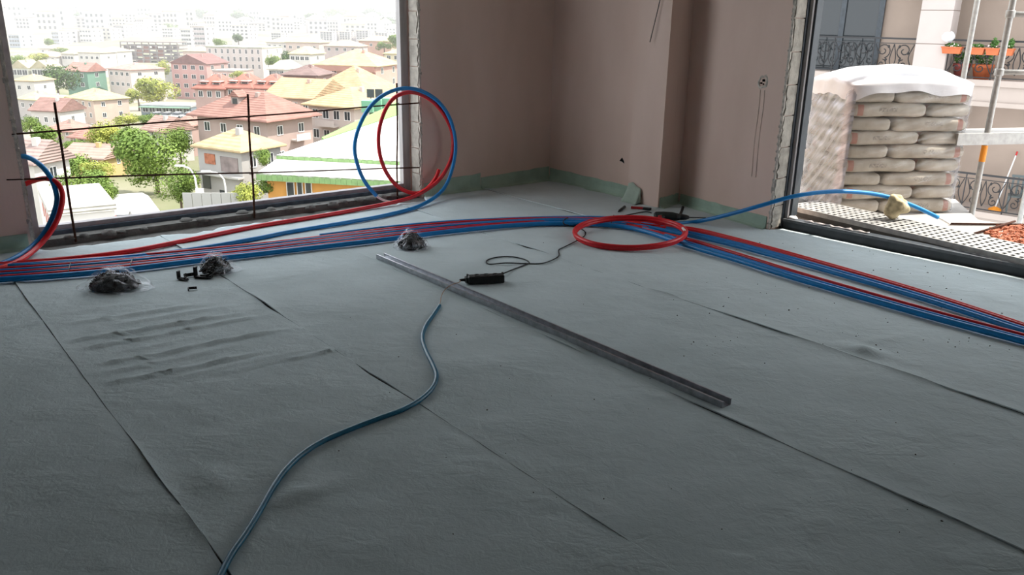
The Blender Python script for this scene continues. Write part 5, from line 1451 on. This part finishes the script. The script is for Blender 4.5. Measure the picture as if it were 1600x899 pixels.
for i in range(n):
    a_, b_ = u0_.lerp(u1_, i / n) + uz, u0_.lerp(u1_, (i + 0.97) / n) + uz
    hp_('fascia_panel', MB().add([a_, b_, b_ - Vector((0, 0, 0.42)), a_ - Vector((0, 0, 0.42)), a_ + Vector((0, .1, 0)), b_ + Vector((0, .1, 0)), b_ + Vector((0, .1, -0.42)), a_ + Vector((0, .1, -0.42))], [(0, 1, 2, 3), (7, 6, 5, 4), (0, 4, 5, 1), (2, 6, 7, 3), (0, 3, 7, 4), (1, 5, 6, 2)]), green)
t0_, t1_ = at(640, 174, 112), at(760, 180, 108); t1_.z = t0_.z
hp_('upper_roof', solid([u0_ + uz, u1_ + uz, t1_, t0_], 0.1), roofw)
g0, g1 = at(428, 243.5, H0 + 11.2), at(640, 163, 113)
p1_ = (u0_ + uz).lerp(t0_, 0.3)
hp_('green_verge', MB().add([p1_ + Vector((0, 0, 0.05)), t0_ + Vector((0, 0, 0.05)), t1_ + Vector((0, 0, 0.05)), t1_ + Vector((0, 1.5, 1.9)), t0_ + Vector((-0.5, 1.5, 1.7)), p1_ + Vector((-0.3, 0.3, 0.2)),
    p1_ + Vector((-0.3, 0.3, -1)), t0_ + Vector((-0.5, 1.5, -1)), t1_ + Vector((0, 1.5, -1))], [(0, 1, 4, 5), (1, 2, 3, 4), (5, 4, 7, 6), (4, 3, 8, 7), (0, 5, 6), (2, 8, 3)]), mat('green_verge', (0.16, 0.30, 0.09), 0.7))
ww0, ww1 = e0_ + Vector((0.6, 1.2, -0.8)), e1_ + Vector((0, 1.2, -0.8))
zb = hall.location.z - 4
hp_('wall', MB().add([ww0, ww1, Vector((ww1.x, ww1.y, zb)), Vector((ww0.x, ww0.y, zb)), k0 - Vector((0, 0, .2)), k1 - Vector((0, 0, .2)), Vector((k1.x, k1.y, zb)), Vector((k0.x, k0.y, zb))], [(0, 1, 2, 3), (7, 6, 5, 4), (0, 4, 5, 1), (2, 6, 7, 3), (0, 3, 7, 4), (1, 5, 6, 2)]), mat('orange_wall', (0.55, 0.27, 0.07), 0.8, var=0.1, vscale=1))
hp_('wall', MB().add([k0, k1, t1_, t0_, Vector((k0.x, k0.y, zb)), Vector((k1.x, k1.y, zb)), Vector((t1_.x, t1_.y, zb)), Vector((t0_.x, t0_.y, zb))], [(7, 6, 5, 4), (0, 4, 5, 1), (2, 6, 7, 3), (0, 3, 7, 4), (1, 5, 6, 2)]), wm(WH))
for (a_, b_, y0_, y1_) in [(448, 462, 283, 314), (464, 475, 283, 314), (477, 489, 283, 314), (578, 602, 283, 297), (604, 622, 283, 297), (624, 642, 283, 297), (644, 662, 283, 297)]:
    def wp_(px, py): return on_plane(px, py, ww0, (ww1 - ww0).cross(Vector((0, 0, 1))))
    c0_, c1_ = wp_(a_, y0_), wp_(b_, y1_)
    off = Vector((0, -0.1, 0))
    f_ = hp_('window', MB().box((c0_ + c1_) / 2 + off, (c1_.x - c0_.x, 0.2, abs(c0_.z - c1_.z))), win_white)
    MB().box((c0_ + c1_) / 2 + off + Vector((0, -0.1, 0)), (c1_.x - c0_.x - 0.16, 0.06, abs(c0_.z - c1_.z) - 0.16)).build('pane', win_glass, f_)
for (px, py, d_) in [(575, 166, 116), (588, 164, 117), (602, 162, 118)]:
    q = at(px, py, d_)
    o = hp_('roof_unit', MB().box(q, (1.6, 1.6, 1.6)), mat('green_unit', (0.16, 0.34, 0.22), 0.7), bevel=0.05)

# unfinished concrete frame
a_, b_, dd = at(192, 104, 560), at(280, 104, 560), 560
W_, hh = (b_ - a_).length, at(230, 66, 560).z - a_.z
fb = tag(empty('unfinished_block', ((a_.x + b_.x) / 2, dd + 9, a_.z)), 'unfinished concrete frame block with brick infill under construction', 'building')
cg, br = mat('raw_concrete_far', (0.16, 0.13, 0.12), 0.9), mat('far_brick', (0.24, 0.085, 0.05), 0.9)
for i in range(8): MB().box((0, 0, hh * i / 7), (W_, 18, 0.5)).build('slab', cg, fb)
MB().box((0, 0, -4), (W_, 18, 8)).build('base', cg, fb)
for i in range(9): MB().box((-W_ / 2 + W_ * i / 8, -8.6, hh / 2), (0.6, 0.6, hh)).build('column', cg, fb)
for i in range(8):
    for j in range(6):
        if (i * 7 + j * 5) % 3 != 0:
            MB().box((-W_ / 2 + W_ * (i + 0.5) / 8, -7.6 if (i in (2, 3, 5)) else -5.0, hh * (j + 0.5) / 7), (W_ / 8 - 0.8, 0.4, hh / 7 - 0.5)).build('infill', br if i in (2, 3, 4, 5) else cg, fb)

# white blocks in the haze
for i, (a_, b_, yt, yb, dd, c, lab) in enumerate([
    (16, 34, 55, 80, 700, (0.36, 0.40, 0.48), 'blue-grey tower block at the far left of the view'),
    (83, 94, 50, 72, 765, (0.40, 0.42, 0.48), 'narrow blue-grey block beside the white blocks'),
    (95, 123, 48, 75, 800, WH, 'white block, left one of the hazy pair'),
    (126, 146, 46, 74, 800, WH, 'white block, right one of the hazy pair'),
    (148, 176, 44, 68, 825, (0.62, 0.58, 0.52), 'cream block with yellow roof right of the hazy pair'),
    (182, 196, 40, 64, 865, (0.46, 0.42, 0.46), 'mauve slab block behind the unfinished frame, leftmost'),
    (197, 212, 38, 62, 885, WH, 'pale slab block behind the unfinished frame, second'),
    (213, 222, 42, 62, 920, (0.48, 0.43, 0.45), 'mauve slab block behind the unfinished frame, third'),
    (224, 250, 40, 60, 955, WH, 'wide white block behind the unfinished frame'),
    (254, 272, 44, 64, 860, (0.60, 0.54, 0.52), 'pinkish block right above the unfinished frame'),
    (284, 300, 46, 72, 700, WH, 'white block right of the unfinished frame'),
    (304, 322, 42, 72, 640, (0.52, 0.44, 0.44), 'mauve-brown block above the pink annex'),
    (362, 390, 40, 62, 760, WH, 'white block above the school'),
    (424, 440, 52, 66, 820, (0.50, 0.46, 0.46), 'grey block right of the school, in the haze'),
    (500, 520, 50, 63, 820, (0.50, 0.46, 0.47), 'dark windowed block left of three in the haze'),
    (530, 548, 50, 62, 830, (0.58, 0.50, 0.48), 'dark windowed block in the middle of three in the haze'),
    (556, 576, 48, 62, 830, (0.48, 0.44, 0.46), 'dark windowed block right of three in the haze'),
    (586, 606, 52, 62, 840, (0.56, 0.50, 0.50), 'pale block near the jamb trees in the haze')]):
    house('apartment_block', lab, a_, b_, yt, yb, dd, -8, c, 'flat', (0.55, 0.45, 0.36), 0.6, 18, (4, 4), (2, 4), ww=2.2, wh=1.8, extra=10, cat='apartment block', chim=False)
# nearer roofs between
for i, (a_, b_, ye, yb, dd, wc, rc, lab) in enumerate([
    (44, 92, 88, 98, 430, WH, (0.60, 0.38, 0.24), 'long house with a pinkish roof behind the terraced houses'),
    (96, 118, 84, 98, 430, WH, (0.58, 0.50, 0.26), 'small white house with yellow roof above the green house'),
    (122, 160, 82, 100, 420, WH, (0.62, 0.50, 0.26), 'white house with yellow roof above the striped house'),
    (150, 186, 80, 98, 440, WH, (0.62, 0.52, 0.28), 'white house left of the unfinished frame'),
    (60, 104, 76, 86, 520, WH, (0.62, 0.46, 0.24), 'row house with a sunlit ochre roof below the white blocks'),
    (286, 322, 80, 98, 420, (0.60, 0.46, 0.40), (0.56, 0.40, 0.22), 'pink house with ochre roof right of the unfinished frame'),
    (416, 452, 66, 80, 420, WH, (0.60, 0.50, 0.26), 'white house with yellow roof right of the school'),
    (446, 500, 66, 84, 400, (0.60, 0.48, 0.42), (0.64, 0.50, 0.22), 'long yellow roofed house below the hazy blocks'),
    (506, 560, 72, 84, 380, (0.52, 0.42, 0.40), (0.58, 0.40, 0.24), 'long brown roofed house below the hazy blocks'),
    (560, 612, 64, 78, 420, (0.56, 0.34, 0.26), (0.60, 0.42, 0.24), 'brick coloured house left of the jamb trees'),
    (452, 486, 84, 100, 300, WH, (0.66, 0.52, 0.22), 'white house with a pale yellow roof left of the pink long house'),
    (600, 650, 84, 98, 300, (0.66, 0.58, 0.40), (0.68, 0.54, 0.20), 'yellow house beside the right window jamb'),
    (255, 275, 104, 118, 380, (0.40, 0.38, 0.34), (0.50, 0.40, 0.26), 'grey house between the striped house and the pink block'),
    (420, 445, 108, 122, 250, (0.66, 0.62, 0.58), (0.62, 0.54, 0.42), 'white low house left of the small brown house')]):
    house('town_house', lab, a_, b_, ye, yb, dd, -12, wc, 'hip', rc, 2.4, 12, (4, 1), (1, 1), ww=1.5, wh=1.4, extra=8, chim=False)
# far hillside: tiny houses nobody can tell apart
far_meshes = []
r = random.Random(21)
for c, rc in [(WH, (0.55, 0.40, 0.30)), ((0.58, 0.50, 0.46), (0.50, 0.30, 0.22)), ((0.50, 0.46, 0.46), (0.46, 0.40, 0.36)), ((0.62, 0.56, 0.46), (0.56, 0.44, 0.28))]:
    mb = MB().box((0, 0, 4), (16, 12, 12)); n0 = len(mb.f)
    rfm = roof_mesh('hip', 16, 12, 3, 0.5); rfm.v = [(x, y, z + 10) for x, y, z in rfm.v]; mb.add(rfm.v, rfm.f); n1 = len(mb.f)
    for i in range(4):
        for j in range(3): mb.box((-6 + i * 4, -6.05, 1.5 + j * 3), (1.8, 0.3, 1.5))
    me = mb.mesh('hillside_house', wm(c)); me.materials.append(rm(rc)); me.materials.append(win_glass)
    me.polygons.foreach_set('material_index', [0] * n0 + [1] * (n1 - n0) + [2] * (len(mb.f) - n1))
    far_meshes.append(me)
spots_ = []
def free_spot(dmin, dmax, rad):
    for _ in range(60):
        d_ = r.uniform(dmin, dmax); x_ = r.uniform(-0.66, -0.01) * d_
        if all((x_ - a_) ** 2 + (d_ - b_) ** 2 > (rad + c_) ** 2 for a_, b_, c_ in spots_):
            spots_.append((x_, d_, rad)); return x_, d_
    return None
for i in range(210):
    sp_ = free_spot(990, 1790, 17)
    if sp_ is None: continue
    x_, d_ = sp_
    o = link('hillside_house', r.choice(far_meshes)); o.location = (x_, d_, gz(d_) + 0.004 * d_ * math.sin(math.atan2(x_, d_) * 7 + d_ * 0.004) - 1.0)
    o.rotation_euler.z = r.uniform(-0.6, 0.5); s_ = r.uniform(0.8, 1.5); o.scale = (s_, s_, s_ * r.uniform(0.8, 1.7))
    tag(o, 'tiny pale house in the haze on the far hillside', 'house', 'houses on the far hillside')
for i, (px, y0_, y1_, dd) in enumerate([(357, 6, 36, 1500), (427, 18, 38, 1600), (222, 10, 34, 1500), (535, 26, 40, 1600)]):
    p, q = at(px, y1_ + 6, dd), at(px, y0_, dd)
    o = MB().lathe([(0.9, 0), (0.5, (q - p).z * 0.6), (0.15, (q - p).z)], k=6).build('radio_mast', mat('mast_grey', (0.5, 0.48, 0.48), 0.6)); o.location = p
    tag(o, ['faint mast on the skyline above the school', 'faint mast on the skyline, second from the school', 'faint mast on the skyline above the unfinished frame', 'faint low mast on the skyline near the window middle'][i], 'mast', 'masts on the skyline')

# ------------------------------------------------------------------ trees
def leafmat(name, c, c2): 
    m_ = mat(name, c, 0.7, var=0.5, vscale=0.9, col2=c2, spec=0.2)
    return m_
lm = [leafmat('leaf_dark', (0.075, 0.13, 0.03), (0.03, 0.06, 0.015)), leafmat('leaf_mid', (0.17, 0.24, 0.05), (0.07, 0.12, 0.025)), leafmat('leaf_yellow', (0.34, 0.34, 0.07), (0.16, 0.20, 0.04))]
bark = mat('bark', (0.10, 0.07, 0.05), 0.9)
crowns = {}
def crown(kind, seed, n, s):
    key = (kind, seed, n)
    if key in crowns: return crowns[key]
    r = random.Random(seed); mb = MB()
    lobes = [(Vector((r.uniform(-.5, .5), r.uniform(-.5, .5), r.uniform(-.35, .5))), r.uniform(0.38, 0.6)) for _ in range(9)]
    for i in range(n):
        c, rad = r.choice(lobes)
        v_ = Vector((r.gauss(0, 1), r.gauss(0, 1), r.gauss(0, 1))).normalized()
        p = c + v_ * rad * r.uniform(0.72, 1.04)
        a_ = (v_.orthogonal().normalized() + Vector((r.uniform(-.7, .7), r.uniform(-.7, .7), r.uniform(-.7, .7)))).normalized()
        b_ = (v_.cross(a_) + Vector((r.uniform(-.5, .5), r.uniform(-.5, .5), r.uniform(-.5, .5)))).normalized()
        w_ = s * r.uniform(0.6, 1.4)
        mb.add([p - a_ * w_, p - b_ * w_ * 0.6, p + a_ * w_, p + b_ * w_ * 0.6], [(0, 1, 2, 3)])
    crowns[key] = mb.mesh('foliage', lm[kind])
    return crowns[key]
trunk_me = MB().tube([(0, 0, -1.2), (0.02, 0.01, -0.5), (-0.02, 0, 0.1)], [0.07, 0.05, 0.03], 7).mesh('trunk', bark, True)
def tree(px, py, rx, rz_, dist, kind, label, seed=0, name='tree', group='trees of the town', n=2600, s=0.055):
    p = at(px, py, dist)
    k_ = dist / F_PX * 1.06
    root = empty(name, (p.x, p.y, p.z - rz_ * k_))
    tag(root, label, 'tree' if name == 'tree' else 'bush', group)
    o = link('foliage', crown(kind, seed % 3, n, s), root); o.location.z = rz_ * k_; o.scale = (rx * k_, (rx + rz_) / 2 * k_, rz_ * k_); o.rotation_euler.z = seed * 1.3
    t = link('trunk', trunk_me, root); t.location.z = rz_ * k_; t.scale = (rx * k_, rx * k_, rz_ * k_ * 1.25)
T = [(88, 128, 30, 26, 287, 0, 'dark round tree left of the green house'), (245, 143, 34, 24, 250, 2, 'yellow-green tree in front of the pink apartment block'), (215, 150, 22, 16, 266, 2, 'yellow-green tree left of the pair before the pink block'),
     (255, 112, 12, 18, 360, 2, 'slim yellow tree above the pair before the pink block'), (182, 92, 12, 10, 480, 1, 'olive tree left of the unfinished frame'), (46, 196, 18, 18, 160, 1, 'green tree beside the left window frame, below the white house'),
     (74, 216, 30, 20, 130, 1, 'green tree above the dusty pink roof'), (112, 232, 26, 16, 140, 1, 'olive tree above the ochre house'), (165, 212, 36, 26, 140, 2, 'pale green tree in the middle left of the view'), (198, 222, 26, 24, 134, 1, 'olive green tree left of the great tree'),
     (240, 250, 60, 52, 108, 1, 'great spreading green tree in the centre of the view'), (190, 238, 12, 14, 120, 0, 'small dark conifer left of the great tree'), (280, 228, 32, 30, 124, 1, 'leafy tree right of the great tree crown'), (280, 296, 34, 34, 86, 1, 'green tree beside the street lamp'),
     (132, 290, 48, 34, 78, 1, 'olive tree above the white shed'), (165, 305, 22, 24, 76, 1, 'olive bush tree at the shed corner'), (150, 268, 32, 20, 96, 2, 'sunlit yellowish tree below the ochre house'), (92, 270, 18, 16, 88, 1, 'small olive tree between shed and dusty pink roof'),
     (118, 262, 32, 22, 104, 1, 'olive tree crown over the shed, behind the left rebar'), (415, 248, 16, 16, 82, 1, 'small tree at the corner of the white roofed hall'), (388, 306, 28, 26, 68, 2, 'yellow leafed bush in front of the hall windows'), (425, 295, 26, 20, 76, 1, 'green tree under the green fascia of the hall'), (365, 312, 18, 18, 70, 2, 'small yellow bush left of the bigger yellow bush'),
     (425, 96, 14, 12, 300, 1, 'green tree right of the school'), (450, 94, 18, 14, 320, 0, 'dark tree behind the small brown house'), (622, 66, 18, 12, 398, 1, 'olive tree next to the right window jamb'), (600, 72, 14, 9, 404, 1, 'small olive tree left of the jamb tree'),
     (30, 98, 14, 12, 370, 1, 'green tree over the terraced houses at far left'), (60, 92, 22, 9, 400, 2, 'yellowish tree row over the terraced houses'), (95, 80, 14, 7, 500, 1, 'olive tree under the white blocks'), (78, 68, 10, 8, 560, 1, 'small olive tree left of the hazy white pair'),
     (230, 190, 26, 14, 180, 1, 'green shrub tree below the shop front'), (200, 188, 26, 12, 190, 2, 'pale shrub tree below the cream house'), (370, 118, 18, 7, 290, 2, 'dry yellow shrubs below the school'), (345, 68, 12, 8, 420, 1, 'tree behind the school roof, left'), (372, 60, 10, 8, 480, 0, 'dark tree behind the school roof, right')]
for i, t in enumerate(T):
    big = t[2] * t[3] > 900
    tree(*t, seed=i, n=5200 if big else 2600, s=0.042 if big else 0.06)
for i in range(70):
    sp_ = free_spot(990, 1780, 16)
    if sp_ is None: continue
    x_, d_ = sp_
    root = link('hillside_tree', crown(0 if i % 3 else 1, i % 3, 500, 0.13)); s_ = r.uniform(6, 12) * (1.3 if d_ > 1200 else 1)
    root.scale = (s_ * 1.5, s_, s_ * 0.8); root.location = (x_, d_, gz(d_) + s_ * 0.6)
    tag(root, 'dim green tree in the haze on the far hillside', 'tree', 'trees on the far hillside')
# street furniture
def lamp(px, y0_, y1_, dist, arm, label):
    p, q = at(px, y1_, dist), at(px - 4, y0_, dist)
    root = tag(empty('street_lamp', p), label, 'street lamp', 'street lamps')
    h = (q - p).z
    MB().tube([(0, 0, -2), (0, 0, h * 0.6), (-0.05, 0, h * 0.8)], 0.09, 8).build('pole', mat('lamp_grey', (0.55, 0.54, 0.52), 0.5), root)
    MB().tube(spline([(-0.05, 0, h * 0.8), (-0.4 * arm, 0, h * 0.97), (-1.0 * arm, 0, h * 1.02)], 5), 0.07, 8).build('arm', mat('lamp_grey', ()), root)
    MB().box((-1.25 * arm, 0, h * 1.03), (0.8, 0.3, 0.14)).build('lamp_head', mat('window_frame_white', ()), root, bevel=0.04)
    return root
lamp(355, 270, 325, 74, 1.3, 'street lamp with curved arm before the grey house')
lp_ = lamp(312, 262, 340, 70, 1.0, 'tall street pole with white sign plates at the kerb')
for k in range(3):
    o = MB().box((0, 0, 0), (0.7, 0.08, 0.6)).build('sign_plate', mat('window_frame_white', ()), lp_); o.location = at(312, 328 - k * 14, 69.8) - lp_.location
fa_ = at(289, 338, 68)
fence = tag(empty('site_fence', fa_), 'grey panelled site fence at the street corner below the trees', 'fence')
for i in range(7):
    a_, b_ = at(289 + i * 15, 338, 68), at(289 + (i + 0.93) * 15, 338, 68)
    o = MB().box((0, 0, 0.2), ((b_ - a_).length, 0.12, 2.4)).build('fence_panel', wm((0.44, 0.43, 0.41)), fence); o.location = (a_ + b_) / 2 + Vector((0, 0, 0.6)) - fa_
def car(px, py, dist, rz, col, label):
    p = at(px, py, dist)
    root = tag(empty('parked_car', (p.x, p.y, p.z), rz), label, 'car', 'parked cars')
    bodym = mat('car_%d' % int(sum(col) * 1000), col, 0.3, spec=0.6)
    MB().add([(-2.1, -.85, .3), (2.1, -.85, .3), (2.1, .85, .3), (-2.1, .85, .3), (-2.15, -.85, .8), (2.15, -.85, .75), (2.15, .85, .75), (-2.15, .85, .8)], [(3, 2, 1, 0), (4, 5, 6, 7), (0, 1, 5, 4), (1, 2, 6, 5), (2, 3, 7, 6), (3, 0, 4, 7)]).build('body', bodym, root, bevel=0.12)
    MB().add([(-1.8, -.8, .78), (1.2, -.8, .76), (1.2, .8, .76), (-1.8, .8, .78), (-1.3, -.65, 1.4), (0.5, -.65, 1.42), (0.5, .65, 1.42), (-1.3, .65, 1.4)], [(3, 2, 1, 0), (4, 5, 6, 7), (0, 1, 5, 4), (1, 2, 6, 5), (2, 3, 7, 6), (3, 0, 4, 7)]).build('cabin', win_glass, root, bevel=0.06)
    MB().box((-0.4, 0, 1.42), (1.7, 1.25, 0.05)).build('car_roof', bodym, root, bevel=0.02)
    for a_ in (-1.3, 1.3):
        for b_ in (-.8, .8):
            MB().lathe([(0.32, -0.1), (0.32, 0.1)], (a_, b_, 0.32), 12, Matrix.Rotation(math.pi / 2, 3, 'X')).build('wheel', rubber, root)
q = fl(195, 352, zr_)
car(195, 352, q.y, 1.9, (0.35, 0.36, 0.36), 'grey car parked on the street below the window')
for i, (px, c, lab) in enumerate([(248, (0.6, 0.6, 0.6), 'silver car in front of the shop, leftmost'), (264, (0.55, 0.5, 0.42), 'beige car in front of the shop, second'), (280, (0.7, 0.7, 0.7), 'white car in front of the shop, third'), (298, (0.62, 0.62, 0.64), 'white car at the right end of the shop')]):
    car(px, 184, 210, 1.35, c, lab)

# ------------------------------------------------------------------ summer haze over the town
hz = bpy.data.materials.new('haze'); hz.use_nodes = True
hn = hz.node_tree; hn.nodes.remove(hn.nodes['Principled BSDF'])
vs_ = hn.nodes.new('ShaderNodeVolumeScatter'); vs_.inputs['Color'].default_value = (1.0, 0.98, 0.97, 1); vs_.inputs['Density'].default_value = 0.0005
hn.links.new(vs_.outputs[0], hn.nodes['Material Output'].inputs['Volume'])
o = MB().box((-800, 1255, 40), (3400, 2250, 260)).build('haze', hz)
tag(o, 'pale summer haze hanging over the town', 'haze', kind='stuff')
